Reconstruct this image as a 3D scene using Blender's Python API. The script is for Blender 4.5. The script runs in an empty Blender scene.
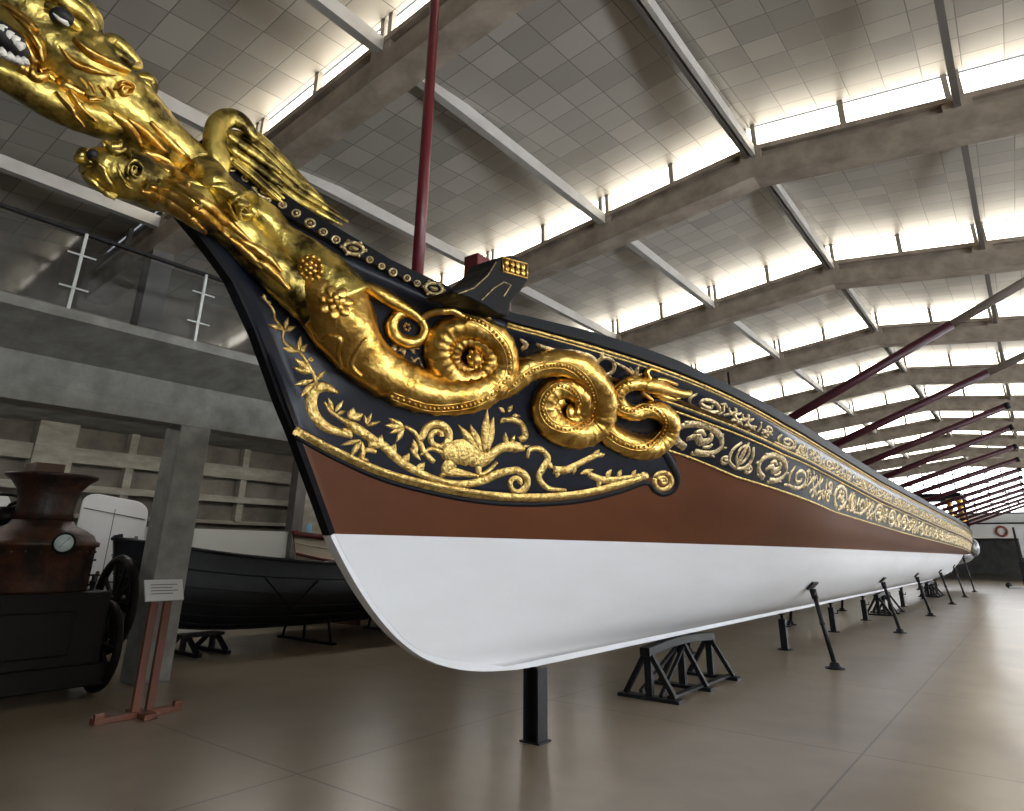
import bpy, bmesh, math, random
import numpy as np
from mathutils import Vector, Matrix
from mathutils.bvhtree import BVHTree
random.seed(7)
PI = math.pi
sc = bpy.context.scene
COL = sc.collection

# ------------------------------------------------------------------ camera
F, CX, CY = 642.065, 512.0, 330.747
YAW, PITCH, ROLL = (math.radians(a) for a in (37.8662, 18.9262, .7479))
CAM = Vector((0, 0, 1.5))
_c, _s = math.cos(YAW), math.sin(YAW)
_f0 = Vector((-_s, _c, 0)); _r0 = Vector((_c, _s, 0)); _u0 = Vector((0, 0, 1))
FW = _f0 * math.cos(PITCH) + _u0 * math.sin(PITCH)
_u1 = -_f0 * math.sin(PITCH) + _u0 * math.cos(PITCH)
RT = _r0 * math.cos(ROLL) + _u1 * math.sin(ROLL)
UP = -_r0 * math.sin(ROLL) + _u1 * math.cos(ROLL)
cam_d = bpy.data.cameras.new('camera'); cam = bpy.data.objects.new('camera', cam_d); COL.objects.link(cam)
M = Matrix((RT, UP, -FW)).transposed().to_4x4(); M.translation = CAM
cam.matrix_world = M
cam_d.sensor_width = 36; cam_d.lens = F / 1024 * 36; cam_d.shift_y = (CY - 405.5) / 1024
cam_d.clip_start = .05; cam_d.clip_end = 400
sc.camera = cam

def ray(px, py): return RT * ((px - CX) / F) + UP * ((CY - py) / F) + FW
def at(px, py, **k):
    d = ray(px, py); (a, v), = k.items(); i = 'xyz'.index(a)
    return CAM + d * ((v - CAM[i]) / d[i])
def mpp(p): return (Vector(p) - CAM).dot(FW) / F      # metres per pixel there

# ------------------------------------------------------------------ materials
def mat(name, col=(.5, .5, .5), rough=.5, metal=0., noise=None, bump=None, emit=None, spec=.5, coat=0):
    """noise: (scale, colour2, contrast lo, hi); bump: (scale, strength)"""
    m = bpy.data.materials.new(name); m.use_nodes = True
    nt = m.node_tree; b = nt.nodes['Principled BSDF']
    b.inputs['Base Color'].default_value = (*col, 1); b.inputs['Roughness'].default_value = rough
    b.inputs['Metallic'].default_value = metal; b.inputs['Specular IOR Level'].default_value = spec
    if coat: b.inputs['Coat Weight'].default_value = coat; b.inputs['Coat Roughness'].default_value = .1
    tc = nt.nodes.new('ShaderNodeTexCoord')
    if noise:
        s, c2, lo, hi = noise[:4]
        n = nt.nodes.new('ShaderNodeTexNoise'); n.inputs['Scale'].default_value = s; n.inputs['Detail'].default_value = 6
        n.inputs['Roughness'].default_value = .6
        mp = nt.nodes.new('ShaderNodeMapping'); mp.inputs['Scale'].default_value = noise[4] if len(noise) > 4 else (1, 1, 1)
        nt.links.new(tc.outputs['Object'], mp.inputs[0]); nt.links.new(mp.outputs[0], n.inputs['Vector'])
        r = nt.nodes.new('ShaderNodeValToRGB')
        r.color_ramp.elements[0].position = lo; r.color_ramp.elements[0].color = (*c2, 1)
        r.color_ramp.elements[1].position = hi; r.color_ramp.elements[1].color = (*col, 1)
        nt.links.new(n.outputs['Fac'], r.inputs[0]); nt.links.new(r.outputs[0], b.inputs['Base Color'])
    if bump:
        n2 = nt.nodes.new('ShaderNodeTexNoise'); n2.inputs['Scale'].default_value = bump[0]; n2.inputs['Detail'].default_value = 5
        nt.links.new(tc.outputs['Object'], n2.inputs['Vector'])
        bp = nt.nodes.new('ShaderNodeBump'); bp.inputs['Strength'].default_value = bump[1]; bp.inputs['Distance'].default_value = .02
        nt.links.new(n2.outputs['Fac'], bp.inputs['Height']); nt.links.new(bp.outputs[0], b.inputs['Normal'])
    if emit:
        b.inputs['Emission Color'].default_value = (*emit[0], 1); b.inputs['Emission Strength'].default_value = emit[1]
    return m

MT = {}
MT['concrete'] = mat('concrete', (.44, .37, .30), .8, noise=(2.2, (.25, .21, .165), .35, .65), bump=(14, .25))
MT['concrete_grey'] = mat('concrete_grey', (.36, .36, .33), .85, noise=(3, (.20, .20, .185), .32, .68), bump=(10, .3))
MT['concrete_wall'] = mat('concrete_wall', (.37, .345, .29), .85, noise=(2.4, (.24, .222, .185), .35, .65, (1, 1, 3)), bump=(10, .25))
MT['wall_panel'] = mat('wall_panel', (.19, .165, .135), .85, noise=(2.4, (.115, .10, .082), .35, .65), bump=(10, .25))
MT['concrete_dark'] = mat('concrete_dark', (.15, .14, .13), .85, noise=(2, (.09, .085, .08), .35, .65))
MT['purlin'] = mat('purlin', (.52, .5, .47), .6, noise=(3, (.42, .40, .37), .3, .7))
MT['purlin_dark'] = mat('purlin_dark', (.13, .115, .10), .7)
MT['white_wall'] = mat('white_wall', (.62, .62, .6), .7)
MT['metal_post'] = mat('metal_post', (.3, .28, .25), .5, .3)
MT['hull_white'] = mat('hull_white', (.80, .81, .84), .42, noise=(1.4, (.72, .72, .73), .3, .7, (1, .25, 1)), bump=(3, .04))
MT['hull_brown'] = mat('hull_brown', (.125, .042, .016), .45, noise=(1.2, (.085, .029, .012), .3, .7, (1, .3, 1)), bump=(5, .04), spec=.14)
MT['navy'] = mat('navy', (.010, .013, .024), .29, noise=(6, (.005, .006, .011), .3, .7), bump=(9, .10), spec=.2)
MT['black_paint'] = mat('black_paint', (.006, .006, .008), .5, spec=.14)
MT['black_iron'] = mat('black_iron', (.009, .009, .011), .4, bump=(30, .1), spec=.3)
MT['gold'] = mat('gold', (.82, .54, .15), .31, 1.0, noise=(7, (.48, .26, .05), .36, .60), bump=(11, .8))
MT['gold_painted_reflections'] = mat('gold_painted_reflections', (.78, .60, .16), .33, 1.0, noise=(5.5, (.085, .06, .02), .40, .58), bump=(10, .8))  # dark noise patches put dark reflections into the gold colour
MT['gold_paint'] = mat('gold_paint', (.84, .60, .20), .36, .8, noise=(26, (.40, .24, .06), .36, .58), bump=(45, .6))
MT['gold_worn'] = mat('gold_worn', (.68, .53, .28), .34, .8, noise=(30, (.20, .15, .08), .34, .58), bump=(45, .6))
MT['maroon'] = mat('maroon', (.13, .012, .018), .35)
MT['maroon_dark'] = mat('maroon_dark', (.045, .007, .012), .4, spec=.3)
MT['oar_grey'] = mat('oar_grey', (.38, .34, .31), .5)
MT['tooth'] = mat('tooth', (.75, .72, .64), .35)
MT['eye_painted_highlight'] = mat('eye_painted_highlight', (.7, .7, .65), .2)
MT['dark_void'] = mat('dark_void', (.01, .008, .008), .6)
MT['rust'] = mat('rust', (.075, .028, .014), .5, .2, noise=(4, (.016, .011, .009), .38, .6), bump=(20, .3))
MT['engine_black'] = mat('engine_black', (.006, .0055, .005), .45, .1, noise=(6, (.011, .008, .006), .3, .7), spec=.1)
MT['white_paint'] = mat('white_paint', (.66, .66, .67), .45)
MT['dial'] = mat('dial', (.55, .62, .58), .2)
MT['boat_dark'] = mat('boat_dark', (.014, .016, .02), .36, noise=(3, (.007, .007, .009), .3, .7), spec=.35)
MT['boat_cream'] = mat('boat_cream', (.52, .46, .36), .5)
MT['dark_red'] = mat('dark_red', (.09, .014, .012), .45)
MT['wood_red'] = mat('wood_red', (.19, .06, .028), .4, noise=(6, (.11, .032, .016), .3, .7, (1, 1, .2)))
MT['sign_paper'] = mat('sign_paper', (.62, .62, .6), .5)
MT['ink'] = mat('ink', (.12, .12, .12), .6)
MT['steel'] = mat('steel', (.62, .66, .66), .3, .6)
MT['rubber'] = mat('rubber', (.012, .012, .012), .6)
MT['timber'] = mat('timber', (.09, .045, .025), .6)
MT['life_red'] = mat('life_red', (.20, .045, .025), .5)
MT['silver_carving'] = mat('silver_carving', (.42, .42, .42), .35, .5, noise=(14, (.08, .08, .09), .35, .6))
MT['deck_wood'] = mat('deck_wood', (.2, .12, .06), .5)
MT['blue_pale'] = mat('blue_pale', (.25, .42, .62), .4)

def glass(name, tint, alpha, rough=.05):
    m = bpy.data.materials.new(name); m.use_nodes = True; nt = m.node_tree
    for n in list(nt.nodes): nt.nodes.remove(n)
    o = nt.nodes.new('ShaderNodeOutputMaterial'); t = nt.nodes.new('ShaderNodeBsdfTransparent'); g = nt.nodes.new('ShaderNodeBsdfGlossy')
    t.inputs[0].default_value = (*tint, 1); g.inputs['Roughness'].default_value = rough
    fr = nt.nodes.new('ShaderNodeFresnel'); fr.inputs[0].default_value = 1.5
    ad = nt.nodes.new('ShaderNodeMath'); ad.operation = 'ADD'; ad.inputs[1].default_value = alpha
    mx = nt.nodes.new('ShaderNodeMixShader')
    nt.links.new(fr.outputs[0], ad.inputs[0]); nt.links.new(ad.outputs[0], mx.inputs[0])
    nt.links.new(t.outputs[0], mx.inputs[1]); nt.links.new(g.outputs[0], mx.inputs[2]); nt.links.new(mx.outputs[0], o.inputs[0])
    return m
MT['rail_glass'] = glass('rail_glass', (.80, .82, .83), .01)

def lit_glass(name, col, strength):
    m = mat(name, (.8, .82, .85), .3); b = m.node_tree.nodes['Principled BSDF']
    b.inputs['Emission Color'].default_value = (*col, 1); b.inputs['Emission Strength'].default_value = strength
    return m
MT['skylight'] = lit_glass('skylight_glass', (1.0, .92, .77), 5.2)
MT['fill_lamp_tube'] = lit_glass('fill_lamp_tube', (1, .97, .9), 60.0)  # glow of the added fill lamps in the side aisle
MT['end_glass'] = lit_glass('end_window_glass', (.97, .98, 1.0), 4.0)
MT['side_glass'] = lit_glass('side_window_glass', (.90, .95, 1.0), 12.0)

def tile_mat():
    m = mat('ceiling_tile', (.4, .39, .37), .42); nt = m.node_tree; b = nt.nodes['Principled BSDF']
    tc = nt.nodes.new('ShaderNodeTexCoord'); br = nt.nodes.new('ShaderNodeTexBrick')
    mp = nt.nodes.new('ShaderNodeMapping'); mp.inputs['Location'].default_value = (.0, .1, 0)
    br.offset = 0; br.offset_frequency = 1; br.squash = 1
    br.inputs['Scale'].default_value = 1; br.inputs['Brick Width'].default_value = .4533; br.inputs['Row Height'].default_value = .4533
    br.inputs['Mortar Size'].default_value = .008; br.inputs['Mortar Smooth'].default_value = .2; br.inputs['Bias'].default_value = 0
    br.inputs['Color1'].default_value = (.43, .40, .355, 1); br.inputs['Color2'].default_value = (.29, .27, .24, 1)
    br.inputs['Mortar'].default_value = (.16, .15, .13, 1)
    nt.links.new(tc.outputs['Object'], mp.inputs[0]); nt.links.new(mp.outputs[0], br.inputs['Vector'])
    nt.links.new(br.outputs['Color'], b.inputs['Base Color'])
    bp = nt.nodes.new('ShaderNodeBump'); bp.inputs['Strength'].default_value = .5; bp.inputs['Distance'].default_value = .01; bp.invert = True
    nt.links.new(br.outputs['Fac'], bp.inputs['Height']); nt.links.new(bp.outputs[0], b.inputs['Normal'])
    return m
MT['ceiling_tile'] = tile_mat()

def floor_mat():
    m = mat('polished_floor', (.3, .26, .22), .2); nt = m.node_tree; b = nt.nodes['Principled BSDF']
    tc = nt.nodes.new('ShaderNodeTexCoord')
    n = nt.nodes.new('ShaderNodeTexNoise'); n.inputs['Scale'].default_value = .6; n.inputs['Detail'].default_value = 4; n.inputs['Roughness'].default_value = .65
    nt.links.new(tc.outputs['Object'], n.inputs['Vector'])
    r = nt.nodes.new('ShaderNodeValToRGB')
    r.color_ramp.elements[0].position = .3; r.color_ramp.elements[0].color = (.185, .145, .100, 1)
    r.color_ramp.elements[1].position = .72; r.color_ramp.elements[1].color = (.305, .245, .175, 1)
    nt.links.new(n.outputs['Fac'], r.inputs[0])
    br = nt.nodes.new('ShaderNodeTexBrick'); br.offset = 0; br.squash = 1
    br.inputs['Scale'].default_value = 1; br.inputs['Brick Width'].default_value = 3.0; br.inputs['Row Height'].default_value = 3.15
    br.inputs['Mortar Size'].default_value = .009; br.inputs['Mortar Smooth'].default_value = .3
    for k, v in (('Color1', 1.), ('Color2', .93), ('Mortar', .3)): br.inputs[k].default_value = (v, v, v, 1)
    mp = nt.nodes.new('ShaderNodeMapping'); mp.inputs['Location'].default_value = (1.4, -.12, 0)
    nt.links.new(tc.outputs['Object'], mp.inputs[0]); nt.links.new(mp.outputs[0], br.inputs['Vector'])
    mx = nt.nodes.new('ShaderNodeMix'); mx.data_type = 'RGBA'; mx.blend_type = 'MULTIPLY'; mx.inputs[0].default_value = 1
    nt.links.new(r.outputs[0], mx.inputs[6]); nt.links.new(br.outputs['Color'], mx.inputs[7]); nt.links.new(mx.outputs[2], b.inputs['Base Color'])
    n2 = nt.nodes.new('ShaderNodeTexNoise'); n2.inputs['Scale'].default_value = 2.5; n2.inputs['Detail'].default_value = 6
    nt.links.new(tc.outputs['Object'], n2.inputs['Vector'])
    mr = nt.nodes.new('ShaderNodeMapRange'); mr.inputs[1].default_value = .3; mr.inputs[2].default_value = .7; mr.inputs[3].default_value = .278; mr.inputs[4].default_value = .30
    nt.links.new(n2.outputs['Fac'], mr.inputs[0]); nt.links.new(mr.outputs[0], b.inputs['Roughness'])
    b.inputs['Specular IOR Level'].default_value = .8
    return m
MT['floor'] = floor_mat()

# ------------------------------------------------------------------ mesh builder
class MB:
    def __init__(self): self.v = []; self.f = []; self.mi = []; self.sm = []
    def add(self, vs, fs, mi=0, smooth=False):
        o = len(self.v); self.v += [tuple(p) for p in vs]
        for f in fs: self.f.append([o + i for i in f]); self.mi.append(mi); self.sm.append(smooth)
        return self
    def box(self, lo, hi, mi=0, M=None):
        x0, y0, z0 = lo; x1, y1, z1 = hi
        vs = [Vector(p) for p in ((x0, y0, z0), (x1, y0, z0), (x1, y1, z0), (x0, y1, z0), (x0, y0, z1), (x1, y0, z1), (x1, y1, z1), (x0, y1, z1))]
        if M: vs = [M @ p for p in vs]
        return self.add(vs, [(0, 3, 2, 1), (4, 5, 6, 7), (0, 1, 5, 4), (1, 2, 6, 5), (2, 3, 7, 6), (3, 0, 4, 7)], mi)
    def bar(self, a, b, w, h=None, mi=0, upv=None):
        """box-section bar from a to b"""
        a, b = Vector(a), Vector(b); h = h or w; t = (b - a).normalized()
        u = Vector(upv or (0, 0, 1))
        if abs(t.dot(u)) > .97: u = Vector((0, 1, 0))
        s = t.cross(u).normalized(); u = s.cross(t).normalized()
        vs = [p + s * i * w / 2 + u * j * h / 2 for p in (a, b) for i, j in ((-1, -1), (1, -1), (1, 1), (-1, 1))]
        return self.add(vs, [(0, 3, 2, 1), (4, 5, 6, 7), (0, 1, 5, 4), (1, 2, 6, 5), (2, 3, 7, 6), (3, 0, 4, 7)], mi)
    def tube(self, pts, rad, n=10, mi=0, caps=True, squash=None, rings=None, closed=False):
        """swept tube; squash=(axis vector, factor) flattens along a direction; rings = function(i) -> radius factor"""
        pts = [Vector(p) for p in pts]; N = len(pts)
        if not isinstance(rad, (list, tuple)): rad = [rad] * N
        prev = None; vs = []
        for i, p in enumerate(pts):
            if closed: t = (pts[(i + 1) % N] - pts[i - 1])
            else: t = pts[min(i + 1, N - 1)] - pts[max(i - 1, 0)]
            t = t.normalized() if t.length > 1e-9 else Vector((0, 0, 1))
            if prev is None:
                a = Vector((1, 0, 0)) if abs(t.x) < .9 else Vector((0, 0, 1))
                s = (a - t * a.dot(t)).normalized()
            else:
                s = prev - t * prev.dot(t); s = s.normalized() if s.length > 1e-6 else prev
            prev = s; q = t.cross(s)
            for k in range(n):
                an = 2 * PI * k / n; r = rad[i] * (rings(i, an) if rings else 1)
                d = (s * math.cos(an) + q * math.sin(an)) * r
                if squash: ax, fa = squash; d = d - ax * d.dot(ax) * (1 - fa)
                vs.append(p + d)
        fs = []
        for i in range(N if closed else N - 1):
            j = (i + 1) % N
            for k in range(n): fs.append((i * n + k, i * n + (k + 1) % n, j * n + (k + 1) % n, j * n + k))
        if caps and not closed: fs += [tuple(range(n))[::-1], tuple((N - 1) * n + k for k in range(n))]
        return self.add(vs, fs, mi, True)
    def lathe(self, prof, n=32, c=(0, 0, 0), axis='z', mi=0, M=None):
        vs = []; N = len(prof)
        for r, z in prof:
            for k in range(n):
                a = 2 * PI * k / n
                p = Vector((r * math.cos(a), r * math.sin(a), z))
                if axis == 'x': p = Vector((p.z, p.x, p.y))
                if axis == 'y': p = Vector((p.x, p.z, p.y))
                if M: p = M @ p
                vs.append(p + Vector(c))
        fs = [(i * n + k, i * n + (k + 1) % n, (i + 1) * n + (k + 1) % n, (i + 1) * n + k) for i in range(N - 1) for k in range(n)]
        fs += [tuple(range(n))[::-1], tuple((N - 1) * n + k for k in range(n))]
        return self.add(vs, fs, mi, True)
    def blob(self, c, r, n=10, m=7, mi=0, M=None):
        """ellipsoid; r = radius or (rx,ry,rz)"""
        if not isinstance(r, (tuple, list)): r = (r, r, r)
        vs = []; fs = []
        for i in range(m + 1):
            th = PI * i / m
            for k in range(n):
                a = 2 * PI * k / n
                p = Vector((r[0] * math.sin(th) * math.cos(a), r[1] * math.sin(th) * math.sin(a), r[2] * math.cos(th)))
                if M: p = M @ p
                vs.append(Vector(c) + p)
        for i in range(m):
            for k in range(n): fs.append((i * n + k, (i + 1) * n + k, (i + 1) * n + (k + 1) % n, i * n + (k + 1) % n))
        return self.add(vs, fs, mi, True)
    def prism(self, poly, d, mi=0):
        """poly: 3D points, extruded by vector d"""
        n = len(poly); d = Vector(d); a = [Vector(p) for p in poly]; b = [p + d for p in a]
        return self.add(a + b, [tuple(range(n))[::-1], tuple(range(n, 2 * n))] + [(i, (i + 1) % n, n + (i + 1) % n, n + i) for i in range(n)], mi)
    def build(self, name, mats, parent=None, origin=None, bevel=0, weld=False):
        me = bpy.data.meshes.new(name); o = Vector(origin) if origin else Vector()
        base = parent_pos(parent) if parent else o
        me.from_pydata([tuple(Vector(p) - base) for p in self.v], [], self.f)
        if not isinstance(mats, (list, tuple)): mats = [mats]
        for m in mats: me.materials.append(MT[m] if isinstance(m, str) else m)
        me.polygons.foreach_set('material_index', self.mi); me.polygons.foreach_set('use_smooth', self.sm)
        bm = bmesh.new(); bm.from_mesh(me)
        if weld: bmesh.ops.remove_doubles(bm, verts=bm.verts, dist=1e-5)
        bmesh.ops.recalc_face_normals(bm, faces=bm.faces); bm.to_mesh(me); bm.free()
        ob = bpy.data.objects.new(name, me); COL.objects.link(ob)
        if parent: ob.parent = parent
        else: ob.location = o
        if bevel:
            b = ob.modifiers.new('bevel', 'BEVEL'); b.width = bevel; b.segments = 2; b.limit_method = 'ANGLE'
        return ob

def parent_pos(o):
    p = Vector()
    while o is not None: p += Vector(o.location); o = o.parent
    return p
def tag(o, label, cat, group=None, kind=None):
    o['label'] = label; o['category'] = cat
    if group: o['group'] = group
    if kind: o['kind'] = kind
    return o
def thing(name, label, cat, loc, group=None, kind=None):
    o = bpy.data.objects.new(name, None); COL.objects.link(o); o.location = loc; o.empty_display_size = .1
    return tag(o, label, cat, group, kind)
def copy_tree(o, parent=None):
    c = o.copy(); COL.objects.link(c)
    if parent: c.parent = parent
    for ch in list(o.children): copy_tree(ch, c)
    return c
def struct(ob, label, cat, group=None): return tag(ob, label, cat, group, 'structure')
ORD = ['first', 'second', 'third', 'fourth', 'fifth', 'sixth', 'seventh', 'eighth', 'ninth', 'tenth', 'eleventh', 'twelfth', 'thirteenth', 'fourteenth', 'fifteenth', 'sixteenth']

def crom(P, n=8):
    """Catmull-Rom through tuples of any length"""
    P = [np.array(p, float) for p in P]; out = []
    for i in range(len(P) - 1):
        a = P[max(i - 1, 0)]; b = P[i]; c = P[i + 1]; d = P[min(i + 2, len(P) - 1)]
        if i == 0: a = 2 * b - c
        if i == len(P) - 2: d = 2 * c - b
        for k in range(n):
            t = k / n
            out.append(.5 * ((2 * b) + (-a + c) * t + (2 * a - 5 * b + 4 * c - d) * t * t + (-a + 3 * b - 3 * c + d) * t ** 3))
    out.append(P[-1]); return out
def interp(x, T): return float(np.interp(x, [t[0] for t in T], [t[1] for t in T]))

# ================================================================== THE HALL
XR, XWL, XWR = -2.42, -13.2, 9.0            # ridge, left wall, right wall
GAB = .12; ZR = 7.5; PS = 2.72               # roof slope, purlin level at the ridge, purlin spacing
Y0, BAY, NB = 3.93, 5.33, 11
RIBT = .40
YEND, YBACK = 56.5, -7.4
def zroof(x): return ZR - GAB * abs(x - XR)
b = MB(); b.box((XWL - .3, YBACK - .3, -.2), (XWR + .3, 78, 0)); fl = b.build('floor', 'floor'); struct(fl, 'polished concrete hall floor with fine joints', 'floor')

ribs = [Y0 + BAY * k for k in range(-2, NB)]
near_words = ['behind the camera', 'above the camera'] + [ORD[i] + ' from the dragon head' for i in range(14)]
for i, y in enumerate(ribs):
    m = MB()
    xs = [XWL, XR, XWR]
    def strip(zo0, zo1, ya, yb):
        for xa, xb in ((XWL, XR), (XR, XWR)):
            P = [(xa, zroof(xa) + zo0), (xb, zroof(xb) + zo0), (xb, zroof(xb) + zo1), (xa, zroof(xa) + zo1)]
            m.prism([(p[0], ya, p[1]) for p in P], (0, yb - ya, 0))
    strip(-.36, -.02, y, y + RIBT)             # lower flange and web
    strip(-.02, .12, y + .10, y + RIBT)        # recessed band
    strip(.12, .20, y, y + RIBT)             # top lip
    for k in range(-4, 5):                    # stiffener blocks where the purlins land
        x = XR + k * PS
        if XWL < x < XWR: m.box((x - .17, y + .005, zroof(x) - .1), (x + .17, y + .12, zroof(x) + .125))
    o = m.build('roof_beam', 'concrete', origin=(XR, y, ZR))
    struct(o, f'concrete gable roof beam, {near_words[i]}', 'roof beam', 'concrete roof beams')
    # purlins to the next beam
    if i < len(ribs) - 1:
        for k in range(-3, 5):
            x = XR + k * PS; z = zroof(x)
            if x > XWR - .3: continue
            w = .16 if k == 0 else .12
            q = MB(); 
            if k == 0:
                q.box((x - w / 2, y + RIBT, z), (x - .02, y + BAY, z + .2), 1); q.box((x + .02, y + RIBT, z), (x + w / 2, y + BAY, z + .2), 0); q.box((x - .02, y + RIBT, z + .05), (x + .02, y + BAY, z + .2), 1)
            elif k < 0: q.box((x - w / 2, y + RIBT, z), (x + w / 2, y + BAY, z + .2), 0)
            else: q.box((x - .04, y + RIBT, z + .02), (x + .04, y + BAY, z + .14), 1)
            o = q.build('roof_purlin', ['purlin', 'purlin_dark'], origin=(x, y + BAY / 2, z))
            side = 'ridge' if k == 0 else f"{ORD[abs(k) - 1]} {'left' if k < 0 else 'right'} of the ridge"
            struct(o, f'{side} purlin, landing on the roof beam {near_words[i + 1]}', 'purlin', 'roof purlins')
# ceiling panels: rise from behind one beam to above the glass of the next
m = MB(); GH = .44
edge = []
for y in ribs[:-1]:
    ya, yb = y + RIBT - .02, y + BAY + .12
    for xa, xb in ((XWL, XR), (XR, XWR)):
        n = 1
        for j in range(n):
            t0, t1 = j / n, (j + 1) / n
            g = lambda t: .10 + (GH + .1) * t
            m.add([(xa, ya + (yb - ya) * t0, zroof(xa) + g(t0)), (xb, ya + (yb - ya) * t0, zroof(xb) + g(t0)),
                   (xb, ya + (yb - ya) * t1, zroof(xb) + g(t1)), (xa, ya + (yb - ya) * t1, zroof(xa) + g(t1))], [(0, 1, 2, 3)])
# closing strips over the top of the glass so no daylight leaks
o = m.build('ceiling', 'ceiling_tile'); struct(o, 'tiled metal ceiling panels rising bay by bay to the roof glass', 'ceiling')
so = o.modifiers.new('solid', 'SOLIDIFY'); so.thickness = .03; so.offset = 1
wn = 0
for i, y in enumerate(ribs[1:], 1):
    wn += 1
    root = thing(f'window_{wn}', f'long roof window of white glass above the roof beam {near_words[i]}', 'window', (XR, y + .16, ZR), 'roof windows', 'structure')
    q = MB()
    for xa, xb in ((XR - 3 * PS, XR), (XR, XWR)):
        q.prism([(xa, y + .17, zroof(xa) + .2), (xb, y + .17, zroof(xb) + .2), (xb, y + .17, zroof(xb) + .2 + GH), (xa, y + .17, zroof(xa) + .2 + GH)], (0, .012, 0))
    q.build('glass', 'skylight', root)
    q = MB(); xa, xb = XWL, XR - 3 * PS; q.prism([(xa, y + .17, zroof(xa) + .2), (xb, y + .17, zroof(xb) + .2), (xb, y + .17, zroof(xb) + .2 + GH), (xa, y + .17, zroof(xa) + .2 + GH)], (0, .05, 0)); q.build('blank_panel', 'concrete_dark', root)
    q = MB()
    for xa, xb in ((XWL, XR), (XR, XWR)):
        q.bar((xa, y + .15, zroof(xa) + .215), (xb, y + .15, zroof(xb) + .215), .03, .03)
    q.build('sill_bar', 'metal_post', root)
    for k in range(-8, 9):
        x = XR + k * PS / 2
        if not XWL + .2 < x < XWR - .2: continue
        q = MB()
        if k % 2: q.box((x - .04, y + .04, zroof(x) + .2), (x + .04, y + .12, zroof(x) + .2 + GH - .01))
        else:
            for d in (-.07, .07): q.box((x + d - .035, y + .06, zroof(x) + .2), (x + d + .035, y + .13, zroof(x) + .2 + GH - .01))
        q.build('post', 'metal_post', root)
# walls
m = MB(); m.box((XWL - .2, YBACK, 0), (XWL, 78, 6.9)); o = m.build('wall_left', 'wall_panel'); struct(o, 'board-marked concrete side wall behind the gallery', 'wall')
m = MB(); m.box((XWR, YBACK, 0), (XWR + .2, 78, 1.9)); m.box((XWR, YBACK, 4.3), (XWR + .2, 78, 6.9))
for k in range(-2, 16): m.box((XWR, Y0 + BAY * k, 1.9), (XWR + .2, Y0 + BAY * k + 1.4, 4.3))
o = m.build('wall_right', 'concrete_wall'); struct(o, 'concrete side wall with a long band of windows', 'wall')
for k in range(-2, 15):
    wn += 1; ya, yb = Y0 + BAY * k + 1.4, Y0 + BAY * (k + 1)
    if yb > 78: continue
    root = thing(f'window_{wn}', f'large side window opposite the barge, {ORD[k + 2] if k + 2 < 16 else "last"} along the right wall', 'window', (XWR + .1, (ya + yb) / 2, 1.9), 'side windows', 'structure')
    q = MB(); q.box((XWR + .1, ya, 1.9), (XWR + .112, yb, 4.3)); q.build('glass', 'side_glass', root)
    q = MB()
    for j in range(1, 4): yy = ya + (yb - ya) * j / 4; q.box((XWR + .05, yy - .025, 1.9), (XWR + .1, yy + .025, 4.3))
    for zz in (1.93, 3.1, 4.27): q.box((XWR + .05, ya, zz - .025), (XWR + .1, yb, zz + .025))
    q.build('frame', 'metal_post', root)
m = MB(); m.box((XWL, YBACK - .2, 0), (XWR, YBACK, 9)); o = m.build('wall_back', 'concrete_dark'); struct(o, 'plain wall behind the viewer', 'wall')
# far end: balcony front, gridded window above, dark passage below
m = MB(); m.box((XWL, YEND - .2, 2.72), (XWR, YEND, 3.62)); o = m.build('wall_far_balcony', 'white_wall'); struct(o, 'white balcony front across the far end of the hall', 'balcony')
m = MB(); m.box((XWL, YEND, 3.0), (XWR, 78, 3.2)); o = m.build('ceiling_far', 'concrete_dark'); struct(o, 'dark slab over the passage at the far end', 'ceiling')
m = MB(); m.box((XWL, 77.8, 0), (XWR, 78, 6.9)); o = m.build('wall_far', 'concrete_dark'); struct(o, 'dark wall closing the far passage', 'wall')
m = MB(); m.box((XWL, YEND - .6, 3.62), (XWR, YEND - .45, 3.72)); m.bar((XWL, YEND - .1, 4.35), (XWR, YEND - .1, 4.35), .08, .1)
o = m.build('trim_1', 'black_iron'); struct(o, 'dark rail along the far balcony', 'trim')
wn += 1
root = thing(f'window_{wn}', 'gridded end window filling the far gable', 'window', (XR, YEND + .5, 4.4), None, 'structure')
q = MB(); q.prism([(XWL, YEND + .5, 4.4), (XWR, YEND + .5, 4.4), (XWR, YEND + .5, zroof(XWR) + .6), (XR, YEND + .5, ZR + .6), (XWL, YEND + .5, zroof(XWL) + .6)], (0, .02, 0)); q.build('glass', 'end_glass', root)
q = MB()
x = XWL
while x < XWR:
    q.box((x - .035, YEND + .4, 4.4), (x + .035, YEND + .49, zroof(x) + .6)); x += .95
for zz in (4.4, 5.05, 5.75, 6.45, 7.15): q.box((XWL, YEND + .42, zz - .03), (XWR, YEND + .49, zz + .03))
q.build('frame', 'black_iron', root)
m = MB(); m.box((XWL, YEND + .4, 3.2), (XWR, YEND + .6, 4.4)); o = m.build('wall_end', 'white_wall'); struct(o, 'low wall under the gridded end window', 'wall')

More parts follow.
